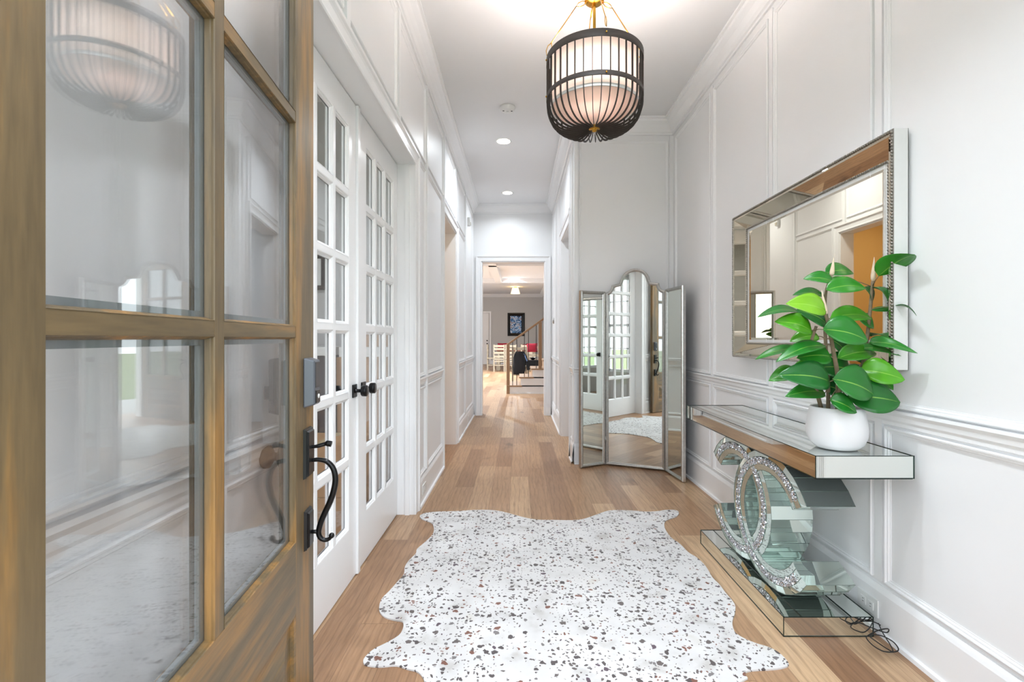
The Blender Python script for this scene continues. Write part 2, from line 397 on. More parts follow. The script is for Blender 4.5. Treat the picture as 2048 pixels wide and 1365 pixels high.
# study behind the french doors
SW = (-3.3, -1.5, .55, 2.45)
struct(wall_x(MB(), .2, YF, -4.35, XL-.15, [SW]).build('wall_study_front', GREIGE), 'greige study wall with the front window', 'wall')
struct(wall_y(MB(), -4.35, -4.2, .36, 4.45, []).build('wall_study_left', GREIGE), 'greige far side wall of the study', 'wall')
struct(wall_x(MB(), 4.35, 4.5, -4.2, XL-.15, []).build('wall_study_back', GREIGE), 'greige study wall holding the framed print', 'wall')
portal(((SW[0]+SW[1])/2, .18, 1.5), (PI/2, 0, 0), 1.8, 1.9)
# powder room
struct(wall_y(MB(), -2.6, -2.5, 4.5, 6.9, []).build('wall_powder_left', ORANGE), 'ochre wall of the small room off the hall', 'wall')
struct(wall_x(MB(), 6.75, 6.9, -2.5, XL-.15, []).build('wall_powder_back', ORANGE), 'ochre end wall of the small room', 'wall')
struct(wall_x(MB(), 4.5, 4.55, -2.5, XL-.15, []).build('wall_powder_front', ORANGE), 'ochre near wall of the small room', 'wall')
# room beyond right opening
struct(wall_y(MB(), 2.2, 2.3, YN+T, YE, []).build('wall_side_right', GREIGE), 'plain wall beyond the right cased opening', 'wall')
struct(wall_x(MB(), YN+T, YN+T+.05, XW, 2.3, []).build('wall_side_front', GREIGE), 'plain near wall beyond the right opening', 'wall')
# living room
LWIN = [(9.2, 11.6, .7, 2.6), (13.0, 15.4, .7, 2.6), (17.4, 20.4, .7, 2.6)]  # unseen windows placed to bring daylight into the living room
struct(wall_y(MB(), -4.5, -4.35, YE, 23.15, LWIN).build('wall_living_left', GREIGE), 'greige living room wall with the side windows', 'wall')
struct(wall_x(MB(), 23.0, 23.15, -4.35, 2.6, []).build('wall_living_back', GREIGE), 'greige wall at the far end with the framed print', 'wall')
struct(wall_y(MB(), 1.14, 1.29, YE+T+4.0, 23.0, []).build('wall_living_right', GREIGE), 'greige wall right of the dining area', 'wall')
struct(wall_y(MB(), 2.4, 2.5, YE, YE+T+4.0, []).build('wall_stair', GREIGE), 'greige wall beside the stairs', 'wall')
struct(wall_x(MB(), YE+T+3.95, YE+T+4.0, 1.29, 2.5, []).build('wall_stair_back', GREIGE), 'short greige return wall behind the stairs', 'wall')
for a, b, za, zb in LWIN: portal((-4.52, (a+b)/2, (za+zb)/2), (0, -PI/2, 0), zb-za, b-a)
n_ = 0
for (a, b, za, zb) in LWIN:
    n_ += 1
    o = empty('window_%d' % n_, (-4.43, a, za)); struct(o, 'unseen tall white side window placed to light the living room, number %s from the hall' % ('one', 'two', 'three')[n_-1], 'window')
    f = MB(); L = b-a; H = zb-za
    f.box(-.03, .03, 0, L, 0, .06); f.box(-.03, .03, 0, L, H-.06, H); f.box(-.03, .03, 0, .06, 0, H); f.box(-.03, .03, L-.06, L, 0, H); f.box(-.03, .03, L/2-.03, L/2+.03, 0, H); f.box(-.02, .02, 0, L, H/2-.02, H/2+.02)
    f.build('window_frame', TRIM, o); bx('pane', GLW, o, -.003, .003, .05, L-.05, .05, H-.05)
o = empty('window_4', (SW[0], .28, SW[2])); struct(o, 'white muntined front window of the study', 'window')
f = MB(); L = SW[1]-SW[0]; H = SW[3]-SW[2]
for x in (0, L/2-.04, L-.05): f.box(x, x+(.05 if x in (0, L-.05) else .08), -.03, .03, 0, H)
for z in (0, H/2-.03, H-.05): f.box(0, L, -.03, .03, z, z+.05)
for k in (1, 3): f.box(L*k/4-.01, L*k/4+.01, -.015, .015, 0, H)
f.box(0, L, -.015, .015, H*.75-.01, H*.75+.01); f.box(0, L, -.015, .015, H*.25-.01, H*.25+.01)
f.build('window_frame', TRIM, o); bx('pane', GLW, o, .03, L-.03, -.003, .003, .03, H-.03)
def lite_window(name, x0, x1, z0, z1, nx, nz, lab):
    o = empty(name, (x0, .28, z0)); struct(o, lab, 'window'); L = x1-x0; H = z1-z0; f = MB()
    for k in range(nx+1): w_ = .035 if k in (0, nx) else .012; x = L*k/nx; x = min(max(x, w_), L-w_); f.box(x-w_, x+w_, -.025, .025, 0, H)
    for k in range(nz+1): w_ = .035 if k in (0, nz) else .012; z = H*k/nz; z = min(max(z, w_), H-w_); f.box(.0, L, -.024, .024, z-w_, z+w_)
    f.build('window_frame', TRIM, o); bx('pane', GLW, o, .03, L-.03, -.003, .003, .03, H-.03)
lite_window('window_5', -.507, .573, 2.47, 3.05, 3, 1, 'unseen transom window added over the entry doorway for daylight')  # transom and sidelight are unseen, added to let more daylight in
lite_window('window_6', .70, 1.30, .30, 2.43, 2, 4, 'unseen sidelight window added right of the entry doorway for daylight')
struct(MB().box(-.507, .573, .2, YF, 2.43, 2.47).build('trim_25', TRIM), 'white head jamb between entry doorway and the added transom', 'jamb')
portal((.033, .19, 2.76), (PI/2, 0, 0), 1.0, .55); portal((1.0, .19, 1.37), (PI/2, 0, 0), .62, 2.1)
# outdoors
struct(MB().box(-30, 30, -40, -.2, -.25, -.05).build('ground', GRASS), 'lawn in front of the house', 'lawn')
struct(MB().box(-1.6, 2.4, -2.4, -.2, -.05, -.0).build('porch_floor', CONC), 'concrete porch slab at the entry door', 'porch')

# ---- crown, baseboard, chair rail, panel moulding
hall = [(XL, YF), (XW, YF), (XW, YN), (XR, YN), (XR, YE), (XL, YE)]
plan = lambda a, b, h: (a, b, h)
crown = [(0, 3.205), (.014, 3.205), (.014, 3.222), (.026, 3.228), (.036, 3.25), (.06, 3.285), (.088, 3.31), (.092, 3.33), (.108, 3.333), (.108, ZC)]
struct(MB().sweep(hall, True, crown, plan).build('trim_1', TRIM), 'white crown moulding around the hall ceiling', 'crown moulding')
base_p = [(0, .195), (.006, .195), (.012, .182), (.016, .17), (.016, .02), (.028, .016), (.03, 0)]
rail_p = [(0, .935), (.022, .935), (.024, .925), (.016, .912), (.014, .895), (.008, .885), (.008, .872), (0, .868)]
CW = .09
def runs(side, segs, name, label, x, inward):
    """baseboard and rail on a wall along y"""
    mb = MB(); ml = MB()
    for a, b in segs:
        p = [(x, b), (x, a)] if inward > 0 else [(x, a), (x, b)]
        mb.sweep(p, False, base_p, plan); ml.sweep(p, False, rail_p, plan)
    return mb, ml
Lseg = [(YF, FD[0]-CW), (FD[1]+CW, LO[0]-CW), (LO[1]+CW, YE)]
Rseg = [(YF, YN)]; Cseg = [(YN, RO[0]-CW), (RO[1]+CW, YE)]
b1, r1 = runs('l', Lseg, '', '', XL, 1)
struct(b1.build('baseboard_left', TRIM), 'tall white baseboard along the left wall', 'baseboard')
struct(r1.build('trim_2', TRIM), 'white chair rail along the left wall', 'chair rail')
b1, r1 = runs('r', Rseg, '', '', XW, -1)
struct(b1.build('baseboard_right', TRIM), 'tall white baseboard under the console', 'baseboard')
struct(r1.build('trim_3', TRIM), 'white chair rail along the right wall', 'chair rail')
b1, r1 = runs('c', Cseg, '', '', XR, -1)
struct(b1.build('baseboard_corridor', TRIM), 'white baseboard along the corridor right wall', 'baseboard')
struct(r1.build('trim_4', TRIM), 'white chair rail along the corridor right wall', 'chair rail')
nb = MB(); nb.sweep([(XW-.03, YN), (XR, YN)], False, base_p, plan)
struct(nb.build('baseboard_niche', TRIM), 'white baseboard behind the folding mirror', 'baseboard')
nr = MB(); nr.sweep([(XW-.02, YN), (XR, YN)], False, rail_p, plan)
struct(nr.build('trim_5', TRIM), 'white chair rail behind the folding mirror', 'chair rail')

mold = [(0, 0), (0, .010), (.004, .014), (.009, .013), (.012, .008), (.018, .008), (.022, .003), (.026, .003), (.026, 0)]
mapL = lambda a, b, h: (XL+h, a, b)
mapR = lambda a, b, h: (XW-h, a, b)
mapC = lambda a, b, h: (XR-h, a, b)
mapN = lambda a, b, h: (a, YN-h, b)
def panel(mb, mp, u0, u1, v0, v1): mb.sweep([(u0, v0), (u1, v0), (u1, v1), (u0, v1)], True, mold, mp)
ZT, ZR, ZL, ZB = 3.15, .942, .861, .215
st = .022/2   # half gap between two panel mouldings; their outer edges make the raised stile
ml = MB()
Lst = [.36, 1.14, 2.01, 2.88, 3.76, 4.64, 5.50, 6.50, 7.64]
for a, b in zip(Lst[:-1], Lst[1:]):
    a += .035; b -= .035
    for lo, hi in ((ZR, ZT), (ZL, ZB)): pass
def panels_wall(mp, stiles, openings, y0, y1):
    mb = MB()
    for a, b in zip(stiles[:-1], stiles[1:]):
        a += .034; b -= .034
        cuts = [o for o in openings if o[1]+CW > a and o[0]-CW < b]
        if not cuts:
            panel(mb, mp, a, b, ZR, ZT); panel(mb, mp, a, b, ZB, ZL)
        else:
            o = cuts[0]; panel(mb, mp, a, b, o[3]+CW+.05, ZT)
            for p, q in ((a, o[0]-CW-.03), (o[1]+CW+.03, b)):
                if q-p > .12: panel(mb, mp, p, q, ZR, o[3]+CW+.0); panel(mb, mp, p, q, ZB, ZL)
    return mb
def raised(mb, boxer, stiles, openings, zlist):
    """flat raised stiles between panels"""
    for y in stiles:
        z0, z1 = ZB, ZT+.03
        for o in openings:
            if o[0]-CW < y < o[1]+CW: z0 = o[3]+CW
        boxer(mb, y-.034, y+.034, z0, z1)
lb = panels_wall(mapL, Lst, LW, YF, YE)
raised(lb, lambda m, a, b, c, d: m.box(XL, XL+.020, a+.012, b-.012, c, d), Lst[1:-1], LW, 0)
struct(lb.build('trim_6', TRIM), 'white picture-frame panel moulding on the left wall', 'panel moulding')
Rst = [.36, 1.15, 2.018, 2.88, 3.755, 4.66]
rb = panels_wall(mapR, Rst, [], YF, YN)
raised(rb, lambda m, a, b, c, d: m.box(XW-.009, XW, a+.014, b-.014, c, d), Rst[1:-1], [], 0)
struct(rb.build('trim_7', TRIM), 'white picture-frame panel moulding on the right wall', 'panel moulding')
Cst = [YN+.02, 5.0, 6.15, 6.9, 7.64]
cb_ = panels_wall(mapC, [6.12, 6.85, 7.64], [], 0, 0)
panel(cb_, mapC, YN+.06, RO[0]-CW-.02, ZR, ZT); panel(cb_, mapC, YN+.06, RO[0]-CW-.02, ZB, ZL); panel(cb_, mapC, 5.03, 6.06, OH+CW+.05, ZT)
cb_.box(XR-.018, XR, 6.85-.024, 6.85+.024, ZB, ZT+.03)
struct(cb_.build('trim_8', TRIM), 'white panel moulding on the corridor right wall', 'panel moulding')
nb = MB(); panel(nb, mapN, XR+.05, XW-.05, ZR, ZT); panel(nb, mapN, XR+.05, XW-.05, ZB, ZL)
nb.box(XR, XR+.035, YN-.01, YN, ZB, 3.2); nb.box(XW-.035, XW, YN-.01, YN, ZB, 3.2)
struct(nb.build('trim_9', TRIM), 'white panel moulding behind the folding mirror', 'panel moulding')

# ---- casings: profile offset runs away from the opening
cas = [(0, 0), (0, .012), (.006, .016), (.016, .016), (.022, .012), (.055, .015), (.066, .019), (.074, .027), (CW, .027), (CW, 0)]
def casing(mp, a, b, top): return MB().sweep([(b, 0), (b, top), (a, top), (a, 0)][::-1], False, [(o, h) for o, h in cas], mp)
def jamb_y(mb, x0, x1, a, b, top, t=.02):
    mb.box(x0, x1, a, a+t*.0+.001, 0, top); return mb
struct(casing(mapL, FD[0], FD[1], FD[3]).build('trim_10', TRIM), 'white casing around the french doors', 'door casing')
struct(casing(mapL, LO[0], LO[1], LO[3]).build('trim_11', TRIM), 'white casing around the left corridor opening', 'door casing')
struct(casing(mapC, RO[0], RO[1], RO[3]).build('trim_12', TRIM), 'white casing around the right corridor opening', 'door casing')
mapE = lambda a, b, h: (a, YE-h, b)
struct(casing(mapE, EO[0], EO[1], EO[3]).build('trim_13', TRIM), 'white casing around the opening to the living room', 'door casing')
# cap mouldings over the openings on left and right
def cap_y(x, s, a, b, z):
    return MB().box(x, x+s*.032, a-CW-.012, b+CW+.012, z+CW, z+CW+.016)
# jamb linings
def lining_y(x0, x1, o, t=.012):
    m = MB(); m.box(x0, x1, o[0], o[0]+t, 0, o[3]); m.box(x0, x1, o[1]-t, o[1], 0, o[3]); m.box(x0, x1, o[0], o[1], o[3]-t, o[3]); return m
struct(lining_y(XL-T-.001, XL+.001, LO).build('trim_17', TRIM), 'white jamb lining of the left corridor opening', 'jamb')
struct(lining_y(XR-.001, XR+T+.001, RO).build('trim_18', TRIM), 'white jamb lining of the right corridor opening', 'jamb')
m = MB(); t = .012
m.box(EO[0], EO[0]+t, YE-.001, YE+T+.001, 0, EO[3]); m.box(EO[1]-t, EO[1], YE-.001, YE+T+.001, 0, EO[3]); m.box(EO[0], EO[1], YE-.001, YE+T+.001, EO[3]-t, EO[3])
struct(m.build('trim_19', TRIM), 'white jamb lining of the living room opening', 'jamb')
m = lining_y(XL-T-.001, XL+.001, (FD[0]-.012, FD[1]+.012, 0, FD[3]+.012))
for xs in (-.785,): m.box(xs, xs+.03, FD[1]-.012, FD[1], 0, FD[3]); m.box(xs, xs+.03, FD[0], FD[0]+.003, 0, FD[3]) if 0 else None
struct(m.build('trim_20', TRIM), 'white jamb lining of the french doors', 'jamb')
m = MB(); m.box(-.522, -.5075, .19, YF+.001, 0, 2.43); m.box(.5735, .588, .19, YF+.001, 0, 2.43)
struct(m.build('trim_21', TRIM), 'white jamb lining of the entry doorway', 'jamb')
# powder room inner closet frame seen in the wall mirror
# ------------------------------------------------------------------ glazed door leaves
stick0 = [(0, 0), (.004, -.002), (.005, -.006), (.010, -.008), (.014, -.014), (.016, -.016)]
def leaf(parent, W_, H_, th, us, vs_, mv, mh, gl, panelz=None, dual=False, spacer=False, big=1.0, bead=1.0):
    stick = [(o_*bead, h_) for o_, h_ in stick0]
    """us, vs_: lists of (lo, hi) lite intervals. x along the leaf, z up, y 0..th"""
    fr = MB()
    fr.box(0, us[0][0], 0, th, 0, H_); fr.box(us[-1][1], W_, 0, th, 0, H_)
    fv = fr; fh = MB()
    a, b = us[0][0], us[-1][1]
    fh.box(a, b, 0, th, vs_[-1][1], H_)
    if panelz:
        z0, z1 = panelz
        fh.box(a, b, 0, th, 0, z0); fh.box(a, b, 0, th, z1, vs_[0][0])
        pm = MB(); pm.box(a, b, .012, th-.012, z0, z1)
        ic = [(0, 0), (.01, -.002), (.012, -.012)]
        pm.sweep([(a, z0), (b, z0), (b, z1), (a, z1)], True, ic, lambda u, v, h: (u, -h, v))
        pm.sweep([(a+.03, z0+.03), (b-.03, z0+.03), (b-.03, z1-.03), (a+.03, z1-.03)], True, [(0, -.0121), (.045, -.004), (.05, -.002), (.3, -.002)][:3], lambda u, v, h: (u, -h, v))
        pm.box(a+.08, b-.08, .002, .02, z0+.08, z1-.08)
        pm.build('lower_panel', mh, parent)
    else: fh.box(a, b, 0, th, 0, vs_[0][0])
    fr.build('stile', mv, parent); fh.build('rail', mh, parent)
    mu = MB(); mo = MB()
    for (l0, l1), (n0, n1) in zip(vs_[:-1], vs_[1:]): mu.box(a, b, .001, th-.001, l1, n0)
    mw = MB()
    for (l0, l1), (n0, n1) in zip(us[:-1], us[1:]): mw.box(l1, n0, .0005, th-.0005, vs_[0][0], vs_[-1][1])
    for (u0, u1) in us:
        for (v0, v1) in vs_:
            for face in (0, 1):
                mpf = (lambda u, v, h: (u, -h*big, v)) if face == 0 else (lambda u, v, h: (u, th+h*big, v))
                mw.sweep([(u0, v0), (u1, v0), (u1, v1), (u0, v1)], True, stick, mpf)
    mu.build('muntin', mh, parent); mw.build('glazing_bead', mv, parent)
    for (u0, u1) in us:
        for (v0, v1) in vs_:
            g = MB()
            if dual:
                g.box(u0, u1, .014*big, .014*big+.003, v0, v1); g.box(u0, u1, th-.017*big, th-.017*big+.003, v0, v1)
            else: g.box(u0, u1, th/2-.002, th/2+.002, v0, v1)
            g.build('glass_pane', gl, parent)
            if spacer:
                q = MB(); t = .016; y0, y1 = .014*big+.0035, th-.017*big-.0005
                q.box(u0, u0+t, y0, y1, v0, v1); q.box(u1-t, u1, y0, y1, v0, v1); q.box(u0+t, u1-t, y0, y1, v0, v0+t); q.box(u0+t, u1-t, y0, y1, v1-t, v1)
                q.build('glazing_spacer', SPACER, parent)

# entry door, open against the left wall
ed = empty('door_1', (-.507, .41, 0.008), math.atan2(1, -.1139))
struct(ed, 'open brown-stained wooden entry door with glass lites', 'door')
leaf(ed, 1.080, 2.42, .045, [(.1235, .489), (.524, .925)], [(.652, 1.216), (1.246, 1.806), (1.836, 2.27)], WOODV, WOODH, GLD, panelz=(.2, .457), dual=True, spacer=True, bead=.35)
ku = 1.018; ki = .966
def chbox(mb, x0, x1, z0, z1, y0, y1, c):
    mb.add([(x0,y0,z0),(x1,y0,z0),(x1,y0,z1),(x0,y0,z1),(x0+c,y1,z0+c),(x1-c,y1,z0+c),(x1-c,y1,z1-c),(x0+c,y1,z1-c)],
           [(0,1,2,3),(4,5,6,7),(0,1,5,4),(1,2,6,5),(2,3,7,6),(3,0,4,7)])
lk = MB(); chbox(lk, ku-.035, ku+.035, 1.012, 1.157, 0, -.030, .008); kl = lk.build('keypad_lock', GREYM, ed, bevel=.004)
sc = MB(); chbox(sc, ku-.020, ku+.024, 1.068, 1.145, -.028, -.031, .002); sc.build('keypad_screen', SCREEN, kl)
sc = MB(); chbox(sc, ku-.020, ku+.024, 1.022, 1.063, -.028, -.032, .003); q = sc.build('keyhole_cover', BLACK, kl)
MB().lathe([(0.001, -.002), (.006, -.002), (.007, 0)], (ku+.004, -.032, 1.043), 20, 'y').build('keyhole', PLASTIC, kl)
hp = MB(); chbox(hp, ku-.034, ku+.034, .806, .950, 0, -.008, .003); chbox(hp, ku-.028, ku+.028, .812, .944, -.008, -.014, .004)
hs = hp.build('handle_plate', BLACK, ed)
hp = MB(); chbox(hp, ku-.028, ku+.028, .597, .712, 0, -.008, .003); chbox(hp, ku-.022, ku+.022, .603, .706, -.008, -.014, .004); hp.build('lower_handle_plate', BLACK, ed)
zz = [(-.012, .905), (-.03, .906), (-.052, .900), (-.068, .882), (-.074, .855), (-.070, .825), (-.060, .795), (-.047, .768), (-.036, .742), (-.030, .718), (-.034, .702), (-.046, .695), (-.058, .698), (-.064, .706)]
def smoothpath(p, n=6):
    out = []; P = [Vector(q) for q in p]
    for i in range(len(P)-1):
        a, b, c, d = P[max(i-1, 0)], P[i], P[i+1], P[min(i+2, len(P)-1)]
        for k in range(n):
            t = k/n; out.append(.5*((2*b)+(-a+c)*t+(2*a-5*b+4*c-d)*t*t+(-a+3*b-3*c+d)*t**3))
    out.append(P[-1]); return out
zz = [(y*1.08, .628+(z-.695)*1.13-.012) for y, z in zz]
pp = smoothpath([(ku+.004, y, z) for y, z in zz]); L_ = len(pp)
rad = [.0055+.0035*math.sin(PI*min(1, i/(L_*.9))) for i in range(L_)]
h = MB().tube(pp, rad, 10); h.ball(pp[-1], .0085); h.tube([(ku+.004, -.008, .642), (ku+.004, -.034, .642)], .006); h.build('pull_handle', BLACK, ed)
th_ = MB(); th_.tube(smoothpath([(ku+.002, -.012, .893), (ku+.002, -.03, .895), (ku+.006, -.055, .901), (ku+.006, -.068, .899)]), [.005]*6+[.006]*6+[.009]*7, 8); th_.build('thumb_latch', BLACK, ed)
ic = MB(); ic.lathe([(.033, .045), (.033, .052), (.028, .056), (.012, .058), (.011, .072), (.02, .077), (.031, .084), (.033, .096), (.027, .102), (.001, .103)], (ki, 0, .88), 24, 'y'); ic.build('inner_knob', IRON, ed)
ic = MB(); chbox(ic, ki-.034, ki+.034, 1.0, 1.16, .045, .078, .006); ic.build('inner_lock_cover', BLACK, ed, bevel=.004)
ic = MB(); ic.lathe([(.02, .068), (.02, .078), (.001, .08)], (ki, 0, 1.06), 20, 'y'); ic.box(ki-.006, ki+.006, .078, .096, 1.042, 1.078); ic.build('thumb_turn', BLACK, ed)

# french doors
for i, (y0, lab) in enumerate(((1.671, 'white french door leaf nearest the entry, half hidden by the wooden door'), (2.512, 'white french door leaf farther down the hall beside its casing'))):
    fd = empty('door_%d' % (i+2), (-.84, y0, .006), PI/2)
    struct(fd, lab, 'door')
    us = [[(.13, .32), (.348, .524), (.552, .726)], [(.155, .327), (.355, .527), (.555, .742)]][i]
    vv = [(.264+.015+.335*k-(.015 if k == 0 else 0), .264+.335*(k+1)-.015+(.015 if k == 5 else 0)) for k in range(6)]
    leaf(fd, .836, 2.418, .038, us, vv, TRIM, TRIM, GLF)
    kx = .800 if i == 0 else .096
    pl = MB().box(kx-.033, kx+.033, -.008, 0, .915, .981).build('knob_plate', BLACK, fd, bevel=.002)
    MB().lathe([(.013, -.008), (.012, -.012), (.009, -.016), (.009, -.034), (.013, -.038), (.026, -.040), (.029, -.044), (.029, -.064), (.026, -.068), (.001, -.068)], (kx, 0, .948), 28, 'y').build('knob', BLACK, fd)
    MB().lathe([(.013, .038), (.009, .05), (.009, .07), (.026, .074), (.028, .098), (.001, .1)], (kx, 0, .948), 20, 'y').build('inner_knob', BLACK, fd)
    if i == 0:
        MB().box(.822, .856, -.014, 0, 0, 2.418).build('astragal', TRIM, fd, bevel=.002)

# ------------------------------------------------------------------ pendant lantern
pl = empty('pendant_light', (PX, PY, ZC)); tag(pl, 'birdcage pendant lantern with white drum shade hanging from brass rod', 'pendant lamp')
def rel(o): return o
def PZ(z): return z-ZC
MB().lathe([(.001, 0), (.065, 0), (.065, -.012), (.05, -.022), (.012, -.03), (.001, -.03)]).build('ceiling_canopy', BRASS, pl)
MB().tube([(0, 0, PZ(3.33)), (0, 0, PZ(2.66))], .008, 12).build('rod', BRASS, pl)
MB().lathe([(.001, PZ(3.06)), (.04, PZ(3.055)), (.052, PZ(3.045)), (.052, PZ(3.035)), (.04, PZ(3.025)), (.001, PZ(3.022))]).build('hub', BRASS, pl)
R = .252
def band(r, z0, z1, t=.004): return MB().lathe([(r, z0), (r, z1), (r-t, z1), (r-t, z0), (r, z0)], n=64, cap=False)
band(R+.006, PZ(2.69), PZ(2.728)).build('top_ring', IRON, pl)
band(R+.006, PZ(2.502), PZ(2.526)).build('middle_ring', IRON, pl)
for k in range(4):
    a = -PI/2+.07+k*PI/2
    arm = MB(); c, s = math.cos(a), math.sin(a)
    P_ = lambda r, z: (r*c, r*s, PZ(z))
    arm.tube([P_(.098, 3.005), P_(.235, 2.80)], .0028, 6)
    arm.build('hanging_arm', BRASS, pl)
    for (r0, z0, r1, z1) in ((.045, 3.033, .098, 3.004), (.233, 2.802, .258, 2.735)):
        lkm = MB(); d = Vector((r1-r0, z1-z0)); n2 = Vector((-d.y, d.x)).normalized()*.011
        pth = [Vector((r0, z0)), Vector((r0, z0))+d*.3+n2, Vector((r0, z0))+d*.7+n2, Vector((r1, z1)), Vector((r0, z0))+d*.7-n2, Vector((r0, z0))+d*.3-n2, Vector((r0, z0))]
        lkm.tube([P_(q.x, q.y) for q in pth], .0024, 6); lkm.build('chain_link', BRASS, pl)
    for z in (2.709, 2.514):
        MB().ball(((R+.008)*c, (R+.008)*s, PZ(z)), .005).build('rivet', BRASS, pl)
prof = smoothpath([(R, 0, 2.72), (R, 0, 2.60), (R, 0, 2.49), (.247, 0, 2.445), (.228, 0, 2.396), (.195, 0, 2.362), (.15, 0, 2.343), (.10, 0, 2.341), (.02, 0, 2.354)], 3)
rb = MB(); tt = .0016
P0 = []
for i, p in enumerate(prof):
    d = (prof[min(i+1, len(prof)-1)]-prof[max(i-1, 0)]).normalized(); nrm = Vector((-d.z, 0, d.x))*.0052
    z_ = PZ(p.z)
    for sgn, y in ((1, -tt), (1, tt), (-1, tt), (-1, -tt)):
        P0.append((p.x+nrm.x*sgn, y, z_+nrm.z*sgn))
fs = []
for i in range(len(prof)-1):
    for k in range(4): fs.append((i*4+k, i*4+(k+1) % 4, (i+1)*4+(k+1) % 4, (i+1)*4+k))
rb.add(P0, fs); rib = rb.build('rib', IRON, pl)
NR = 36
rib.rotation_euler.z = -PI/2+PI/NR+.07
for k in range(1, NR):
    c_ = rib.copy(); C.objects.link(c_); c_.parent = pl; c_.rotation_euler.z = rib.rotation_euler.z+2*PI*k/NR
MB().lathe([(.232, PZ(2.475)), (.232, PZ(2.735)), (.230, PZ(2.735)), (.230, PZ(2.475)), (.232, PZ(2.475))], n=64, cap=False).build('drum_shade', SHADE, pl)
MB().lathe([(.2335, PZ(2.462)), (.2335, PZ(2.478)), (.229, PZ(2.478)), (.229, PZ(2.462)), (.2335, PZ(2.462))], n=64, cap=False).build('shade_hem', PLASTIC, pl)
MB().lathe([(.001, PZ(2.466)), (.230, PZ(2.466)), (.230, PZ(2.470)), (.001, PZ(2.470))], n=64, cap=False).build('bottom_diffuser', DIFF, pl)
MB().lathe([(.001, PZ(2.362)), (.03, PZ(2.362)), (.034, PZ(2.357)), (.034, PZ(2.350)), (.028, PZ(2.346)), (.012, PZ(2.345)), (.011, PZ(2.334)), (.001, PZ(2.332))], n=24).build('bottom_finial', BRASS, pl)

# ------------------------------------------------------------------ ceiling devices
sd = empty('smoke_detector', (-.10, 4.44, ZC)); tag(sd, 'round white smoke detector on the ceiling', 'smoke detector')
MB().lathe([(.001, 0), (.07, 0), (.072, -.012), (.066, -.016), (.062, -.034), (.05, -.042), (.001, -.044)], n=40).build('housing', PLASTIC, sd)
m = MB(); m.lathe([(.001, -.0445), (.012, -.0445), (.012, -.041)], (0, 0, -.002), 16); m.build('test_button', PLASTIC, sd)
bx('vent_slot', SLOT, sd, -.045, -.03, -.02, -.012, -.0455, -.04); bx('vent_slot', SLOT, sd, .03, .045, -.015, -.007, -.0455, -.04)
def recessed(x, y, lab):
    o = empty('recessed_or_fill_light', (x, y, ZC)); tag(o, lab, 'ceiling light')
    MB().lathe([(.078, -.0005), (.084, -.004), (.074, -.006), (.068, -.001)], n=40, cap=False).build('trim_ring', PLASTIC, o)
    MB().lathe([(.001, -.0015), (.072, -.0015), (.072, -.003), (.001, -.003)], n=40, cap=False).build('lens', GLOW, o)
recessed(-.16, 5.21, 'round recessed light just past the smoke detector')
recessed(-.16, 7.05, 'round recessed light nearest the end opening')
recessed(.30, 1.1, 'unseen recessed light added as fill closest to the entry doorway')
recessed(.30, 1.7, 'unseen recessed light added as fill on the entry side of the pendant')
recessed(-.14, 16.9, 'small recessed light between the living room ceiling beams')
recessed(-2.2, 10.5, 'unseen recessed light added to brighten the living room left of the stairs')
recessed(-2.2, 14.5, 'unseen recessed light added to brighten the living room left of the dining area')
recessed(1.5, 6.0, 'unseen recessed light added in the side room to fill the corridor')
recessed(-2.4, 2.4, 'recessed light in the study ceiling')

# ------------------------------------------------------------------ wall mirror with beaded frame
YA, YB, Z0, Z1 = 1.858, 3.253, 1.10, 2.03
wm = empty('wall_mirror', (XW, (YA+YB)/2, Z0)); tag(wm, 'large rectangular wall mirror with mirrored glass border and beaded edges', 'mirror')
def W(mb): mb.T = Matrix.Translation((-XW, -(YA+YB)/2, -Z0)); return mb
XO, XI, fw = 1.440, 1.498, .108
W(MB()).box(XO+.004, XW-.003, YA, YB, Z0, Z1)
bk = W(MB())
bk.sweep([(YA, Z0), (YB, Z0), (YB, Z1), (YA, Z1)], True, [(0, XW-.011), (0, XO+.004), (.004, XO)], lambda a, b, h: (h, a, b))
bk.box(XW-.013, XW-.011, YA, YB, Z0, Z1)
BEDGE = mat('worn_white_edge', (226, 226, 224), .5, var=.03)
bk.build('frame_side', BEDGE, wm)
fm = W(MB())
cn_o = [(YA+.012, Z0+.012), (YB-.012, Z0+.012), (YB-.012, Z1-.012), (YA+.012, Z1-.012)]
fm.sweep(cn_o, True, [(0, XO+.002), (.012, XO+.001), (fw-.034, XI-.008), (fw-.024, XI-.004)], lambda a, b, h: (h, a, b))
fm.build('mirrored_border', MIRRORW, wm)
gm = W(MB()); a0, a1, c0, c1 = YA+fw, YB-fw, Z0+fw-.002, Z1-fw+.002
bvl = .02
gm.sweep([(a0, c0), (a1, c0), (a1, c1), (a0, c1)], True, [(0, XI), (bvl, XI-.0025)], lambda a, b, h: (h, a, b))
gm.quad((XI-.0025, a0+bvl, c0+bvl), (XI-.0025, a1-bvl, c0+bvl), (XI-.0025, a1-bvl, c1-bvl), (XI-.0025, a0+bvl, c1-bvl))
gm.build('mirror_glass', MIRRORW, wm)
def beads(path, x, r, step):
    mb = W(MB()); mb.T = mb.T
    for i in range(4):
        p, q = Vector(path[i]), Vector(path[(i+1) % 4]); L = (q-p).length; n = int(L/step)
        for k in range(n):
            t = p.lerp(q, (k+.5)/n); mb.ball((x, t.x, t.y), r, 6, 4)
        d = (q-p)/L; nn = Vector((-d.y, d.x))
    mb.sweep([tuple(v) for v in path], True, [(-r, x+.006), (-r*.9, x+.001), (r*.9, x+.001), (r, x+.006)], lambda a, b, h: (h, a, b))
    return mb
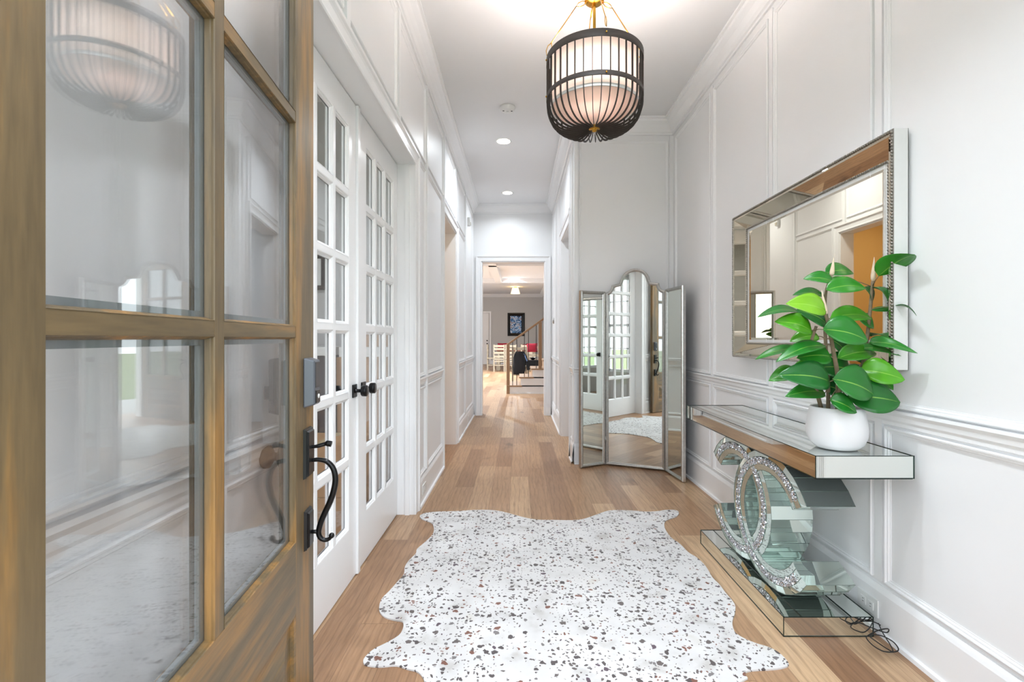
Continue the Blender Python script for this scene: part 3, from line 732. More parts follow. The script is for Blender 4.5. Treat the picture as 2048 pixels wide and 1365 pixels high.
beads([(YA+.006, Z0+.006), (YB-.006, Z0+.006), (YB-.006, Z1-.006), (YA+.006, Z1-.006)], XO-.001, .0058, .0125).build('outer_beading', BEAD, wm)
i_ = fw-.016
beads([(YA+i_, Z0+i_), (YB-i_, Z0+i_), (YB-i_, Z1-i_), (YA+i_, Z1-i_)], XI-.006, .0058, .0125).build('inner_beading', BEAD, wm)

# ------------------------------------------------------------------ console table
TX0, TX1, TY0, TY1, TZ0, TZ1 = 1.106, 1.475, 1.80, 3.18, .698, .784
ct = empty('console_table', (1.29, 2.43, 0)); tag(ct, 'mirrored console table with crystal interlocking C base below the wall mirror', 'console table')
def K(mb): mb.T = Matrix.Translation((-1.29, -2.43, 0)); return mb
K(MB()).box(TX0, TX1, TY0, TY1, TZ0, TZ1).build('table_top', MIRROR, ct) if 0 else None
tp = K(MB()); tp.box(TX0+.002, TX1-.002, TY0+.002, TY1-.002, TZ0, TZ1-.002); tp.build('table_top', MIRROR, ct)
def seams(mb, x0, x1, y0, y1, z0, z1, t=.0028):
    for x in (x0, x1-t):
        for z in (z0, z1-t): mb.box(x, x+t, y0, y1, z, z+t)
        for y in (y0, y1-t): mb.box(x, x+t, y, y+t, z0, z1)
    for y in (y0, y1-t):
        for z in (z0, z1-t): mb.box(x0, x1, y, y+t, z, z+t)
K(MB()).box(TX0+.004, TX1-.004, TY0+.004, TY1-.004, TZ0-.003, TZ0-.0005).build('underside_board', BLACK, ct)
sm = K(MB()); seams(sm, TX0, TX1, TY0, TY1, TZ0, TZ1); sm.build('top_edge_seam', SEAM, ct)
BX0, BX1, BY0, BY1, BZ = 1.083, 1.452, 1.976, 2.88, .082
bs = K(MB()); bs.box(BX0+.002, BX1-.002, BY0+.002, BY1-.002, .003, BZ-.002); bs.build('plinth', MIRROR, ct)
sm = K(MB()); seams(sm, BX0, BX1, BY0, BY1, 0.001, BZ); sm.box(BX0+.075, BX0+.077, BY0, BY1, BZ-.002, BZ+.0005); sm.box(BX1-.09, BX1-.088, BY0, BY1, BZ-.002, BZ+.0005); sm.build('plinth_edge_seam', SEAM, ct)
cz, ea, eb, bwa, bwb = .39, .352, .305, .118, .092
CRY = mat('crushed_crystal', (204, 204, 208), .07, .95, var=.5, scale=140)
GAP = mat('glass_joint', (120, 138, 130), .2, .6)
def cc(yc, sgn, x0, x1, name):
    """C open towards sgn (-1 = towards the entry)"""
    N = 26; th0 = math.radians(31)
    mb = K(MB()); cr = K(MB()); jo = K(MB())
    def pt(th, t, x):   # t: 0 outer .. 1 inner
        a, b = ea-bwa*t, eb-bwb*t
        return (x, yc+sgn*a*math.cos(th), cz+b*math.sin(th))
    ths = [th0+(2*PI-2*th0)*i/N for i in range(N+1)]
    prof = [(0, x1), (0, x0+.0045), (.33, x0), (.67, x0), (1, x0+.0045), (1, x1), (0, x1)]
    k = len(prof)
    vs_ = [pt(th, t, x) for th in ths for t, x in prof]; fs = []
    for i in range(N):
        for q in range(k-1): fs.append((i*k+q, (i+1)*k+q, (i+1)*k+q+1, i*k+q+1))
    fs.append(tuple(range(k-1))); fs.append(tuple(N*k+q for q in reversed(range(k-1))))
    mb.add(vs_, fs); o = mb.build(name, MIRRORG, ct)
    for i in range(N+1):   # glass joints on the outside of the strips
        th = ths[i]
        jo.tube([pt(th, -.006, x0+.005), pt(th, -.006, x1)], .0008, 4); jo.tube([pt(th, 1.006, x0+.005), pt(th, 1.006, x1)], .0008, 4)
    for t in (0, .31, .69, 1):
        jo.tube([pt(th, t, x0+(.0045 if t in (0, 1) else 0)-.0006) for th in ths], .0013, 4)
    jo.build('glass_joint', GAP, o)
    rnd = random.Random(3)
    for i in range(1500):
        th = rnd.uniform(th0+.12, 2*PI-th0-.12); t = rnd.uniform(.34, .66); s = rnd.uniform(.003, .0065)
        c = Vector(pt(th, t, x0-.001)); ax = [Vector((rnd.gauss(0, 1), rnd.gauss(0, 1), rnd.gauss(0, 1))).normalized() for _ in range(2)]
        u = ax[0]; v = u.cross(ax[1]).normalized(); w_ = u.cross(v)
        cr.add([c+u*s, c+v*s, c+w_*s, c-u*s, c-v*s, c-w_*s], [(0,1,2),(1,3,2),(3,4,2),(4,0,2),(1,0,5),(3,1,5),(4,3,5),(0,4,5)])
    cr.build('crystal_inlay', CRY, o)
cc(2.237, -1, 1.150, 1.350, 'c_shaped_support')
cc(2.565, 1, 1.154, 1.348, 'c_shaped_support')

# ------------------------------------------------------------------ potted ficus
CX, CY, CZ = 1.272, 1.935, TZ1
pf = empty('potted_ficus', (CX, CY, CZ)); tag(pf, 'bushy green ficus plant in a smooth white pot on the console', 'potted plant')
MB().lathe([(.001, 0), (.06, 0), (.075, .004), (.094, .022), (.105, .05), (.1075, .075), (.104, .11), (.097, .145), (.092, .163), (.088, .165), (.086, .16), (.09, .14), (.088, .132), (.001, .132)], n=56).build('pot', POT, pf)
MB().lathe([(.001, .139), (.05, .141), (.089, .138)], n=30, cap=False).build('soil', SOIL, pf)
def LP(cx, cy, y):      # a point on the plant at depth y
    px = 1440+cx/2.276; py = 240+cy/2.276; y = min(y, 1.455*F/(px-1037))
    return Vector(((px-1037)*y/F-CX, y-CY, CH-(py-678)*y/F-CZ))
Y0 = 1.935
def stem(pts, r0, r1):
    P_ = smoothpath([LP(a, b, Y0+d) for a, b, d in pts], 5); n = len(P_)
    MB().tube(P_, [r0+(r1-r0)*i/(n-1) for i in range(n)], 8).build('stem', BARK, pf)
stem([(465, 1330, .02), (435, 1220, .01), (402, 1110, .0), (410, 1030, -.01), (438, 940, -.02)], .0085, .0055)
stem([(536, 1330, -.02), (537, 1180, -.02), (517, 1060, -.03), (495, 940, -.04), (478, 880, -.04)], .0095, .006)
stem([(575, 1330, .02), (612, 1200, .03), (655, 1090, .04), (680, 900, .04), (695, 735, .04)], .0085, .006)
stem([(492, 1330, .03), (492, 1200, .04), (480, 1000, .05), (478, 850, .05), (485, 770, .04), (508, 715, .04)], .008, .0045)
bud = MB()
for (a, b, c, d, dy) in ((482, 890, 463, 775, -.04), (696, 735, 702, 625, .04), (508, 712, 518, 625, .04)):
    p, q = LP(a, b, Y0+dy), LP(c, d, Y0+dy)
    MB().tube([p.lerp(q, t) for t in (0, .1, .25, .5, .75, 1)], [.004, .0085, .009, .0065, .0035, .0006], 8).build('leaf_bud', BUD, pf)
leaves = [ # base x,y  tip x,y  halfwidth  depth  tone  tilt
 (722, 712, 888, 597, 36, -.02, .45, .5), (478, 700, 614, 686, 24, .06, .25, 1.2), (520, 738, 385, 714, 22, .0, .35, .9),
 (482, 775, 672, 752, 28, -.03, .45, .9), (482, 872, 313, 826, 36, -.08, 1.0, .7), (480, 806, 338, 784, 16, .06, .1, 1.6),
 (368, 878, 178, 876, 13, .02, .1, 2.2), (492, 934, 358, 858, 34, -.01, .08, .6), (418, 962, 260, 908, 34, -.03, .7, .8),
 (500, 905, 704, 888, 26, -.02, .6, 1.1), (468, 955, 684, 996, 46, -.06, .3, .6), (690, 868, 800, 852, 9, .03, .2, 2.0),
 (790, 850, 902, 876, 16, .0, .1, 1.4), (690, 765, 782, 822, 30, .05, .15, .9), (655, 762, 700, 830, 22, .06, .1, 1.),
 (482, 1030, 262, 1078, 17, -.04, .25, 1.8), (400, 1050, 162, 1070, 12, .02, .3, 2.1), (535, 1086, 724, 1048, 26, .0, .55, 1.1),
 (680, 1015, 890, 1046, 20, .0, .3, 1.5), (505, 1078, 357, 1076, 32, -.03, .4, .8), (500, 1192, 282, 1152, 44, -.07, .05, .7),
 (590, 1140, 445, 1120, 44, .05, .12, .7), (512, 1180, 716, 1244, 54, -.10, .2, .5), (640, 1140, 844, 1176, 40, -.03, .75, .6),
 (578, 1262, 832, 1278, 52, -.05, .12, .6), (478, 1243, 308, 1246, 24, .02, .4, 1.2), (500, 1275, 628, 1328, 30, -.09, .2, .7),
 (360, 1150, 226, 1178, 22, .05, .5, 1.2), (470, 1210, 560, 1235, 34, .06, .0, .6), (690, 985, 772, 980, 18, .06, .1, 1.4),
 (630, 905, 706, 945, 26, .06, .35, .8), (450, 985, 322, 1000, 22, .07, .7, 1.0), (505, 1000, 590, 1075, 32, .06, .1, .6),
 (600, 1080, 700, 1095, 24, .08, .15, 1.), (470, 1110, 345, 1108, 18, .08, .55, 1.), (640, 1040, 820, 1062, 13, .03, .4, 1.8),
 (590, 730, 480, 770, 20, .06, .5, 1.2), (700, 1180, 790, 1220, 34, .03, .45, .7), (640, 1180, 560, 1130, 30, .09, .0, .8)]
fol = MB(); tones = []; pet = MB()
rnd = random.Random(11)
for (ax, ay, bx_, by_, hw, dz, tone, tilt) in leaves:
    depth = Y0+dz; tipd = depth+rnd.uniform(-.05, .03)
    A, B = LP(ax, ay, depth), LP(bx_, by_, tipd)
    d = B-A; L = d.length
    perp = Vector((-d.z, 0, d.x)).normalized()
    if perp.z < 0: perp = -perp
    w_img = hw/2.276*depth/F*1.42
    side = (perp+Vector((0, 1, 0))*tilt*.8)*w_img          # half-width vector, tilted away from the picture plane
    nrm = side.cross(d).normalized()
    if nrm.z < 0: nrm = -nrm
    NS = 12; base_i = len(fol.v); rows = []
    for i in range(NS+1):
        t = i/NS; wd = (math.sin(PI*min(1, t**.8))**.75 if 0 < t < 1 else 0.0)
        if t > .93: wd *= .75
        cpt = A+d*t+nrm*(.10*L*math.sin(PI*t)-.12*L*t*t)
        row = []
        for j in range(-3, 4):
            s = j/3; row.append(cpt+side*wd*s+nrm*(abs(s)*.30*w_img*wd*1.0))
        rows.append(row)
    vs_ = [p for r in rows for p in r]; fs = []
    for i in range(NS):
        for j in range(6): fs.append((i*7+j, i*7+j+1, (i+1)*7+j+1, (i+1)*7+j))
    fol.add(vs_, fs, True)
    for i in range(NS+1):
        for j in range(-3, 4): tones.append((tone, 1.0 if j == 0 else 0.0))
fo = fol.build('foliage', LEAF, pf, fixn=False)
ca = fo.data.color_attributes.new('tone', 'FLOAT_COLOR', 'POINT')
for i, (a, b) in enumerate(tones): ca.data[i].color = (a, b, 0, 1)
sol = fo.modifiers.new('s', 'SOLIDIFY'); sol.thickness = .0008
# short leaf stalks joining the leaves to their stems
stk = MB()
stpts = {0: [(402, 1110, 0), (430, 960, -.02)], 1: [(537, 1220, -.02), (525, 1100, -.03), (495, 940, -.04), (480, 885, -.04)], 2: [(612, 1200, .03), (655, 1090, .04), (680, 900, .04), (693, 760, .04)], 3: [(492, 1230, .04), (480, 1000, .05), (478, 850, .05), (490, 760, .04)]}
allp = [LP(a, b, Y0+dd) for l in stpts.values() for k in range(len(l)-1) for a, b, dd in [tuple(l[k][q]+(l[k+1][q]-l[k][q])*t/4 for q in range(3)) for t in range(5)]]
for lf in leaves:
    A = LP(lf[0], lf[1], Y0+lf[5]); q = min(allp, key=lambda p: (p-A).length+max(0, p.z-A.z)*1.5)
    if (q-A).length > .012: MB().tube([q, q.lerp(A, .5)+Vector((0, 0, .004)), A], .0018, 6).build('leaf_stalk', BARK, pf)

# ------------------------------------------------------------------ folding floor mirror
fmr = empty('folding_floor_mirror', (1.09, 4.55, 0)); tag(fmr, 'three-panel silver framed folding floor mirror with arched centre', 'floor mirror')
def panel_mirror(A, B, outline, name, t=.028):
    A = Vector(A); B = Vector(B); L = (B-A).length; e = (B-A)/L; n2 = Vector((e.y, -e.x))   # towards viewer
    def mp(a, b, h):
        q = A+e*a+n2*h; return (q.x-1.09, q.y-4.55, b)
    pts = outline(L)
    f = MB(); f.sweep(pts, True, [(0, -.02), (0, .004), (.004, .012), (.013, .016), (.022, .012), (.026, .006), (.03, .003), (.03, 0)], mp)
    o = f.build(name, SILVER, fmr)
    g = MB(); n_p = len(pts)
    g.add([mp(a, b, .001) for a, b in inset(pts, .028)], [tuple(range(n_p))]); g.build('mirror_glass', MIRROR, o)
    b_ = MB(); b_.add([mp(a, b, -.02) for a, b in pts], [tuple(range(n_p))]); b_.build('backing', DARKW, o)
    return o
def inset(pts, o):
    out = []; N = len(pts)
    for i in range(N):
        p = Vector(pts[i]); d1 = (p-Vector(pts[i-1])).normalized(); d2 = (Vector(pts[(i+1) % N])-p).normalized()
        n1 = Vector((-d1.y, d1.x)); n2 = Vector((-d2.y, d2.x)); m_ = (n1+n2).normalized(); m_ = m_/max(.3, m_.dot(n1))
        q = p+m_*o; out.append((q.x, q.y))
    return out
rect = lambda L: [(0, .006), (L, .006), (L, 1.675), (0, 1.675)]
def arch(L):
    p = [(0, .006), (L, .006), (L, 1.665)]; c = L/2; k = L/.577
    for a in range(0, 91, 15):   # scooped shoulder
        r = math.radians(a); p.append((L-.055*k*(1-math.cos(r))*0-.06*k*math.sin(r)*1.0, 1.665+.07*(1-math.cos(r))))
    p.append((c+.155*k, 1.748))
    for a in range(8, 173, 12):
        r = math.radians(a); p.append((c+.145*k*math.cos(r), 1.748+.136*math.sin(r)))
    p.append((c-.155*k, 1.748))
    for a in range(90, -1, -15):
        r = math.radians(a); p.append((.06*k*math.sin(r), 1.665+.07*(1-math.cos(r))))
    out = [p[0]]
    for q in p[1:]:
        if (Vector(q)-Vector(out[-1])).length > .004: out.append(q)
    return out
panel_mirror((.842, 4.672), (1.352, 4.448), arch, 'centre_panel')
panel_mirror((.580, 4.543), (.836, 4.672), rect, 'left_wing_panel')
panel_mirror((1.355, 4.437), (1.396, 4.09), rect, 'right_wing_panel')
for (x, y) in ((.839, 4.655), (1.354, 4.428)):
    for z in (.25, .85, 1.45): MB().tube([(x-1.09, y-4.55, z-.03), (x-1.09, y-4.55, z+.03)], .005).build('hinge', SILVER, fmr)

# ------------------------------------------------------------------ cowhide rug
left = [(318,118),(330,135),(370,150),(382,175),(375,205),(340,240),(305,270),(300,290),(270,320),(250,350),(245,385),(215,420),(180,460),(150,490),(135,520),(135,555),(160,580),(200,592),(235,598),(243,610),(240,635),(220,665),(160,700),(110,725),(70,760),(60,785),(80,800),(140,805),(210,800),(260,815),(310,830),(340,876)]
right = [(345,105),(400,100),(480,98),(560,93),(620,92),(680,97),(740,112),(800,128),(860,137),(930,138),(1010,139),(1060,134),(1110,118),(1160,100),(1200,93),(1280,95),(1350,100),(1400,98),(1440,92),(1480,93),(1497,103),(1485,122),(1440,138),(1430,160),(1440,190),(1470,225),(1500,245),(1540,285),(1580,310),(1620,350),(1650,400),(1680,430),(1710,470),(1750,520),(1752,560),(1740,600),(1750,645),(1790,675),(1850,700),(1900,715),(1950,740),(1990,780),(1994,800),(1960,812),(1900,818),(1830,822),(1795,835),(1775,876)]
def fl(p):
    px, py = 700+p[0]/2.2756, 980+p[1]/2.2756; y = F*(CH-.006)/(py-678); return ((px-1037)*y/F, y)
hind = [(.42, 1.62), (.40, 1.5), (.36, 1.4), (.22, 1.36), (.08, 1.38), (-.03, 1.35), (-.14, 1.38), (-.26, 1.42), (-.31, 1.52), (-.32, 1.62)]
out = [fl(p) for p in right]+hind+[fl(p) for p in reversed(left)]
c0 = Vector((sum(p[0] for p in out)/len(out), sum(p[1] for p in out)/len(out)))
bmr = bmesh.new()
vv = [bmr.verts.new((p[0]-c0.x, p[1]-c0.y, 0)) for p in smoothpath([(a, b, 0) for a, b in out]+[(out[0][0], out[0][1], 0)], 3)[:-1]]
bmr.faces.new(vv); bmesh.ops.triangulate(bmr, faces=bmr.faces[:])
ext = bmesh.ops.extrude_face_region(bmr, geom=bmr.faces[:])
for v in [g for g in ext['geom'] if isinstance(g, bmesh.types.BMVert)]: v.co.z += .006
bmesh.ops.recalc_face_normals(bmr, faces=bmr.faces[:])
me = bpy.data.meshes.new('cowhide_rug'); bmr.to_mesh(me); bmr.free(); me.materials.append(RUG)
rg = bpy.data.objects.new('cowhide_rug', me); C.objects.link(rg); rg.location = (c0.x, c0.y, .0005)
tag(rg, 'white cowhide rug with brown and black speckles on the floor', 'rug')

# ------------------------------------------------------------------ cord by the console
def cp(cx, cy, y):
    px, py = 1400+cx/4.876, 1040+cy/4.876; return ((px-1037)*y/F, y, max(.004, CH-(py-678)*y/F))
cd = [(1700,1000,1.955),(1690,1010,1.955),(1640,1060,1.95),(1600,1095,1.945),(1530,1080,1.94),(1475,1050,1.94),(1500,1015,1.945),(1580,1020,1.95),(1680,1065,1.955),(1760,1040,1.955),(1770,1010,1.96)]
cd = [(1760, 1030, 1.96),(1690, 1000, 1.96),(1660, 1050, 1.955),(1600, 1098, 1.95),(1530, 1085, 1.945),(1472, 1052, 1.945),(1490, 1018, 1.95),(1560, 1010, 1.955),(1660, 1050, 1.955),(1800, 1100, 1.94),(1838, 1090, 1.94),(1830, 1065, 1.945),(1740, 1080, 1.945),(1640, 1130, 1.935),(1625, 1160, 1.93),(1690, 1230, 1.9),(1790, 1285, 1.87),(1900, 1290, 1.855),(1935, 1262, 1.865),(1880, 1190, 1.89),(1760, 1130, 1.92),(1650, 1130, 1.935),(1720, 1190, 1.915),(1840, 1270, 1.87),(1880, 1285, 1.86),(1860, 1230, 1.885),(1780, 1100, 1.935),(1740, 1010, 1.957)]
cdm = MB().tube(smoothpath([cp(*p) for p in cd], 6), .0022, 6)
tag(cdm.build('power_cord', CORD), 'thin black cord tangled on the floor by the console foot', 'cord')

# ------------------------------------------------------------------ outlets, switches, thermostat, sensor
def outlet(mp, y, z, lab, n=2, group=None):
    x0 = Vector(mp(y, z, 0)); o = empty('wall_outlet', x0); tag(o, lab, 'outlet')
    def q(a, b, h): return Vector(mp(y+a, z+b, h))-x0
    def bb(name, m, a0, a1, b0, b1, h0, h1):
        p, r = q(a0, b0, h0), q(a1, b1, h1); return MB().box(p.x, r.x, p.y, r.y, p.z, r.z).build(name, m, o, bevel=.001)
    bb('cover_plate', PLASTIC, -.06, .06, -.036, .036, .016, .021)
    for s in (-1, 1):
        r = bb('receptacle', PLASTIC, s*.022-.015, s*.022+.015, -.016, .016, .021, .0235)
        m = MB()
        for k in (-.006, .006):
            p, w_ = q(s*.022-.004, k-.001, .0234), q(s*.022+.004, k+.001, .0242); m.box(p.x, w_.x, p.y, w_.y, p.z, w_.z)
        m.build('slot', SLOT, r)
outlet(mapR, 2.065, .095, 'white double outlet in the baseboard beside the console foot')
outlet(mapL, 3.63, .098, 'white double outlet low on the left wall by the french door casing')
outlet(mapL, 6.84, .098, 'white double outlet low on the left wall near the end opening')
outlet(mapC, 7.08, .098, 'white double outlet low on the right corridor wall')
def switch(y, z, lab):
    x0 = Vector(mapL(y, z, 0)); o = empty('light_switch', x0); tag(o, lab, 'light switch')
    MB().box(0, .006, -.035, .035, -.058, .058).build('cover_plate', PLASTIC, o, bevel=.001)
    MB().box(.006, .012, -.015, .015, -.03, .03).build('rocker', PLASTIC, o, bevel=.001)
switch(5.77, 1.12, 'white light switch on the left wall just past the opening')
switch(7.2, 1.12, 'white light switch on the left wall by the end casing')
o = empty('thermostat', (XR, 7.38, 1.495)); tag(o, 'small round grey thermostat on the right corridor wall', 'thermostat')
MB().lathe([(.001, 0), (.045, 0), (.047, -.008), (.04, -.022), (.001, -.024)], n=28, ax='x').build('housing', SILVER, o)
MB().lathe([(.001, -.0245), (.032, -.0245), (.032, -.0235)], n=28, ax='x').build('dial_face', PLASTIC, o)
o = empty('motion_sensor', (XL, 6.9, 2.83)); tag(o, 'small white motion sensor high on the left wall', 'sensor')
MB().box(0, .04, -.035, .035, 0, .12).build('housing', PLASTIC, o, bevel=.006)
MB().box(.038, .046, -.025, .025, .012, .05).build('sensor_lens', mat('beige_lens', (190, 180, 160), .4), o)

# ------------------------------------------------------------------ stairs
sx, sy = -.215, 10.7
stc = empty('staircase', (sx, sy, 0)); tag(stc, 'oak and white staircase with dark balusters beyond the end opening', 'staircase')
rise, run, NSP = .187, .262, 8
m = MB()
for k in range(NSP): m.box(k*run, NSP*run, 0.012, 1.0, k*rise, (k+1)*rise-.03)
m.box(-.01, NSP*run, 0, .012, 0, .02)
m.build('stringer', TRIM, stc)
for k in range(NSP):
    x0 = k*run
    MB().box(x0-.03, x0+run+.03, -.02, 1.0, (k+1)*rise-.03, (k+1)*rise).build('tread', OAKN, stc, bevel=.004)
    if k: MB().box(x0-.001, x0, 0.02, .99, k*rise, (k+1)*rise-.03).build('riser', OAKN, stc)
rz = lambda x: 1.10+(x+.02)*(rise/run)
m = MB(); a, b = -.05, NSP*run
m.add([(a, .0, rz(a)-.03), (b, .0, rz(b)-.03), (b, .06, rz(b)-.03), (a, .06, rz(a)-.03), (a, .0, rz(a)+.025), (b, .0, rz(b)+.025), (b, .06, rz(b)+.025), (a, .06, rz(a)+.025)],
      [(0,3,2,1),(4,5,6,7),(0,1,5,4),(1,2,6,5),(2,3,7,6),(3,0,4,7)]); m.build('handrail', OAKN, stc, bevel=.006)
MB().box(-.05, .02, -.005, .065, 0, rz(-.015)).build('newel_post', OAKN, stc, bevel=.004)
MB().box(.66, .73, -.005, .065, 3*rise, rz(.695)-.02).build('newel_post', OAKN, stc, bevel=.004)
for k in range(NSP):
    for q in (.085, .175):
        x = k*run+q
        if .64 < x < .75: continue
        MB().box(x-.007, x+.007, .023, .037, (k+1)*rise, rz(x)-.028).build('baluster', BLACK, stc)

# ------------------------------------------------------------------ living room ceiling beams, lamp, far door, print
m = MB()
for y in (9.4, 13.1, 17.0): m.box(-4.35, 1.14, y, y+.22, 3.20, ZC-.001)
m.box(-.82, -.60, 9.62, 17.0, 3.20, ZC-.001)
m.box(-3.0, -2.78, 9.62, 17.0, 3.20, ZC-.001)
struct(m.build('trim_22', CEIL), 'white coffer beams on the living room ceiling', 'ceiling beam')
m = MB(); m.sweep([(1.14, 17.3), (1.14, 23.0), (-4.35, 23.0), (-4.35, 17.3)], False, [(0, ZC-.15), (.015, ZC-.145), (.05, ZC-.09), (.12, ZC-.02), (.13, ZC-.001)], plan)
struct(m.build('trim_23', TRIM), 'white crown moulding of the dining area', 'crown moulding')
m = MB(); m.sweep([(1.14, 17.3), (1.14, 23.0), (-1.35, 23.0)], False, [(0, .2), (.015, .19), (.015, 0)], plan)
struct(m.build('baseboard_living', TRIM), 'white baseboard of the dining area', 'baseboard')
o = empty('flush_ceiling_light', (-.13, 19.8, ZC)); tag(o, 'tapered cream flush ceiling lamp over the dining area', 'ceiling light')
MB().lathe([(.001, 0), (.07, 0), (.07, -.03), (.001, -.03)], n=24).build('ceiling_canopy', BRASS, o)
MB().lathe([(.12, -.05), (.19, -.28), (.186, -.28), (.116, -.05), (.12, -.05)], n=32, cap=False).build('lamp_shade', WARMSH, o)
MB().tube([(0, 0, -.03), (0, 0, -.12)], .01).build('stem', BRASS, o)
fd = empty('door_4', (-2.25, 22.99, 0.01)); struct(fd, 'white exterior door at the far left end of the dining area', 'door')
MB().box(0, .84, -.04, 0, 0, 2.42).build('door_slab', TRIM, fd)
for z in (.98, 1.12):
    MB().lathe([(.03, -.04), (.03, -.06), (.001, -.065)], (.76, 0, z), 16, 'y').build('lock_knob' if z > 1 else 'knob', BLACK, fd)
m = MB(); m.sweep([(-2.27, 0), (-2.27, 2.44), (-1.39, 2.44), (-1.39, 0)], False, cas, lambda a, b, h: (a, 23.0-h, b))
struct(m.build('trim_24', TRIM), 'white casing around the far dining area door', 'door casing')
pc = empty('framed_picture', (-.10, 23.0, 1.35)); tag(pc, 'black framed blue abstract print on the far wall', 'framed picture')
m = MB(); m.sweep([(-.42, 0), (.40, 0), (.40, 1.1), (-.42, 1.1)], True, [(0, 0), (0, .03), (.06, .035), (.10, .02), (.12, .015)], lambda a, b, h: (a, -h, b)); m.build('frame', BLACK, pc)
MB().box(-.32, .30, -.016, -.004, .1, 1.0).build('mat_board', FABB, pc)
MB().box(-.29, .24, -.020, -.016, .14, .95).build('print', ART, pc)

# ------------------------------------------------------------------ dining furniture
def chair(loc, rz, lab, first=[None]):
    if first[0] is None:
        o = empty('dining_chair'); m = MB()
        MB().box(-.22, .22, -.21, .21, .44, .475).build('seat', WHTW, o, bevel=.006)
        for x in (-.19, .19): MB().box(x-.02, x+.02, -.2, -.16, 0, .44).build('leg', WHTW, o)
        for x in (-.19, .19): MB().box(x-.02, x+.02, .17, .21, 0, 1.0).build('rear_post', WHTW, o)
        for z in (.56, .70, .84, .95): MB().box(-.17, .17, .18, .2, z-.04, z+.035).build('back_slat', WHTW, o)
        for x in (-.19, .19): MB().box(x-.01, x+.01, -.16, .17, .18, .21).build('stretcher', WHTW, o)
        MB().box(-.17, .17, .18, .2, .22, .25).build('stretcher', WHTW, o); MB().box(-.17, .17, .18, .2, .36, .40).build('apron', WHTW, o)
        first[0] = o
    else: o = copy_tree(first[0])
    o.location = loc; o.rotation_euler.z = rz; tag(o, lab, 'chair', 'whitewashed dining chairs'); return o
# chair back is at +y; rz=PI turns the back towards the hall
chair((-.72, 18.1, 0), PI, 'whitewashed ladder-back chair at the left end of the table front')
chair((-.28, 18.1, 0), PI, 'whitewashed ladder-back chair right behind the newel post')
chair((.30, 18.1, 0), PI, 'whitewashed ladder-back chair at the right end of the table front')
chair((-.66, 20.0, 0), 0, 'whitewashed chair behind the table under the red cushion')
chair((.28, 20.0, 0), 0, 'whitewashed chair behind the table below the framed print')
chair((-1.02, 19.0, 0), PI/2, 'whitewashed chair at the table end nearest the far door')
dt = empty('dining_table', (-.1, 19.0, 0)); tag(dt, 'long brown-topped dining table with pale legs', 'dining table')
MB().box(-.75, .80, -.45, .45, .74, .775).build('table_top', BROWNT, dt, bevel=.004)
MB().box(-.68, .73, -.38, .38, .65, .74).build('apron', WHTW, dt)
for x in (-.66, .71):
    for y in (-.36, .36): MB().box(x-.04, x+.04, y-.04, y+.04, 0, .65).build('leg', WHTW, dt)
def cushion(loc, sx_, sy_, sz_, lab):
    m = MB(); m.ball((0, 0, sz_/2), 1, 16, 10, (sx_/2, sy_/2, sz_/2)); 
    for i, v in enumerate(m.v):
        k = 1-.0*abs(v.x)
    m = MB(); n = 8
    for s in (-1, 1):
        vs_ = []; fs = []
        for i in range(n+1):
            for j in range(n+1):
                u, v = i/n*2-1, j/n*2-1; th = (1-u**4)*(1-v**4)
                vs_.append((u*sx_/2*(1-.06*(1-abs(v))), s*sy_/2*th**.5, sz_/2+v*sz_/2*(1-.06*(1-abs(u)))))
        for i in range(n):
            for j in range(n): fs.append((i*(n+1)+j, (i+1)*(n+1)+j, (i+1)*(n+1)+j+1, i*(n+1)+j+1))
        m.add(vs_, fs, True)
    o = m.build('cushion', RED); o.location = loc; return tag(o, lab, 'cushion')
cushion((-.66, 20.08, .80), .42, .12, .24, 'red cushion propped on the chair left of the stair newel')
cushion((.36, 20.08, .80), .34, .12, .2, 'small red cushion on the chair behind the table under the print')
# jacket over a chair, dark bench table and red cushion behind the stairs
jc = chair((.03, 13.3, 0), PI, 'whitewashed chair under the black jacket behind the stairs')
def jacket():
    m = MB(); n = 10
    secs = []
    for i in range(n+1):
        t = i/n; z = .26+.62*t
        wx = .15+.02*math.sin(3*t); dy = .05+.02*math.sin(5*t)
        if t > .85: wx *= 1-(t-.85)*2.2; dy *= 1-(t-.85)*2
        secs.append([( -.02+wx*math.cos(a)+.03*t, -.31+dy*math.sin(a)+.012*math.sin(5*a+8*t), z) for a in [2*PI*k/20 for k in range(20)]])
    vs_ = [p for s in secs for p in s]; fs = []
    for i in range(n):
        for k in range(20): fs.append((i*20+k, i*20+(k+1) % 20, (i+1)*20+(k+1) % 20, (i+1)*20+k))
    fs += [tuple(range(20)), tuple(n*20+k for k in range(20))]
    m.add(vs_, fs, True); return m
j = empty('jacket', (.03, 13.3, 0)); tag(j, 'black jacket draped over the chair behind the stairs', 'jacket')
jacket().build('body', FABB, j)
MB().tube(smoothpath([(.10, -.31, .84), (.17, -.31, .7), (.22, -.30, .5), (.24, -.30, .38)]), .04, 10).build('sleeve', FABB, j)
MB().tube(smoothpath([(.12, -.35, .82), (.16, -.36, .72), (.20, -.36, .62)]), .012, 8).build('lining_edge', FABBL, j)
bt = empty('side_table', (.50, 14.2, 0)); tag(bt, 'low black table behind the stair balusters', 'table')
MB().box(-.33, .23, -.3, .3, .56, .60).build('table_top', BLACK, bt); MB().box(-.30, .20, -.27, .27, .40, .56).build('apron', BLACK, bt)
for x in (-.28, .18):
    for y in (-.25, .25): MB().box(x-.02, x+.02, y-.02, y+.02, 0, .40).build('leg', BLACK, bt)
chair((.47, 15.0, 0), 0, 'whitewashed chair holding the large red cushion behind the stairs')
cushion((.42, 15.08, .80), .34, .12, .28, 'large red cushion on the chair behind the stair balusters')
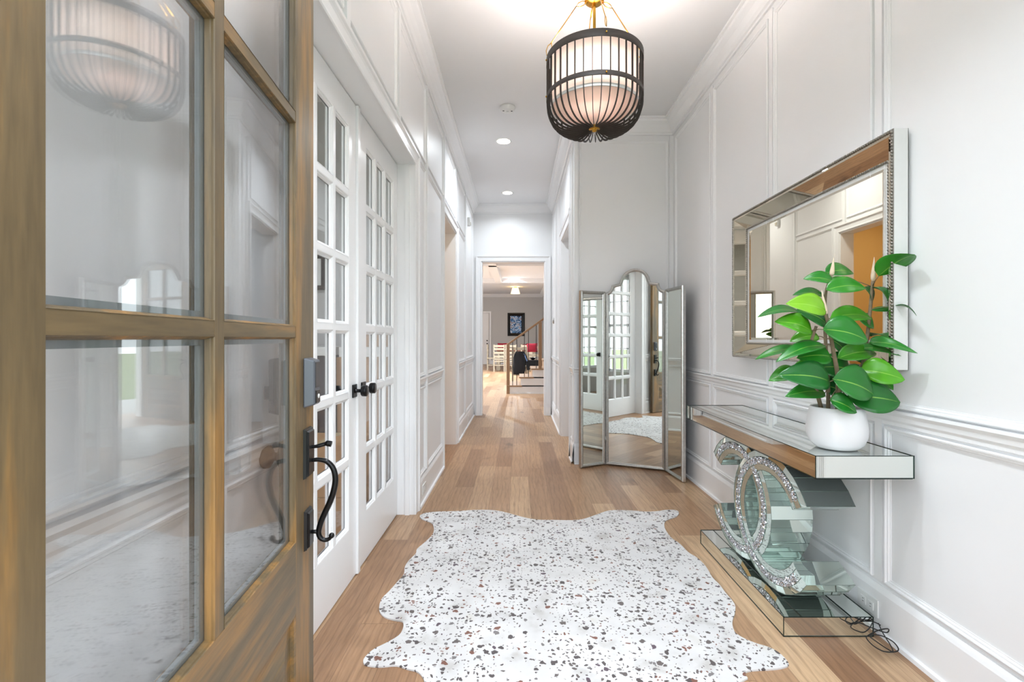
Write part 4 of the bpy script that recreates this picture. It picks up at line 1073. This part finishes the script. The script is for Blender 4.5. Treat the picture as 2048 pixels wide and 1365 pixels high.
bw_ = empty('serving_bowl', (.42, 14.2, .60)); tag(bw_, 'dark bowl on the low black table', 'bowl')
MB().lathe([(.001, 0), (.03, 0), (.08, .04), (.1, .07), (.096, .07), (.075, .045), (.001, .01)], n=24).build('bowl_body', BLACK, bw_)
# ------------------------------------------------------------------ study contents
dk = empty('study_desk', (-1.78, 3.7, 0)); tag(dk, 'dark grey desk with pale top seen through the french doors', 'desk')
MB().box(-.45, .44, -.32, .32, 1.10, 1.16).build('desk_top', STONE, dk, bevel=.004)
MB().box(-.42, .41, -.29, .29, .08, 1.10).build('cabinet_body', DARKW, dk)
MB().box(-.40, .39, -.27, .27, 0, .08).build('toe_kick', BLACK, dk)
for z in (.35, .70): MB().box(-.38, .37, -.30, -.29, z, z+.30).build('drawer', DARKW, dk)
pr = empty('study_picture', (-1.733, 4.35, 1.66)); tag(pr, 'black framed print on the study wall seen through the door glass', 'framed picture')
m = MB(); m.sweep([(-.55, 0), (0, 0), (0, .32), (-.55, .32)], True, [(0, 0), (0, .03), (.03, .03), (.04, .01)], lambda a, b, h: (a, -h, b)); m.build('frame', BLACK, pr)
MB().box(-.51, -.04, -.012, -.002, .04, .28).build('print', PLASTIC, pr)
def carton(x, y, z, sx_, sy_, sz_, lab):
    o = empty('cardboard_box', (x, y, z)); tag(o, lab, 'box')
    MB().box(-sx_/2, sx_/2, -sy_/2, sy_/2, 0, sz_).build('carton_body', CARD, o)
    MB().box(-.025, .025, -sy_/2-.001, sy_/2+.001, sz_-.001, sz_+.001).build('packing_tape', mat('packing_tape', (198, 178, 140), .25), o)
carton(-1.115, 3.72, 0, .40, .5, .42, 'cardboard box on the study floor, bottom of the tall stack')
carton(-1.115, 3.72, .423, .38, .48, .38, 'cardboard box second from the bottom of the tall study stack')
carton(-1.12, 3.70, .806, .38, .44, .28, 'cardboard box third from the bottom of the tall study stack')
wb = MB().box(-.18, .18, -.2, .2, 0, .07).build('storage_box', PLASTIC); wb.location = (-1.12, 3.70, 1.089); tag(wb, 'flat white box near the top of the tall study stack', 'box')
carton(-1.12, 3.71, 1.162, .34, .36, .14, 'small cardboard box topmost of the tall study stack')
carton(-1.17, 2.98, 0, .46, .40, .30, 'cardboard box on the study floor nearest the french doors')
carton(-1.17, 2.98, .303, .42, .38, .30, 'cardboard box stacked on the box nearest the french doors')
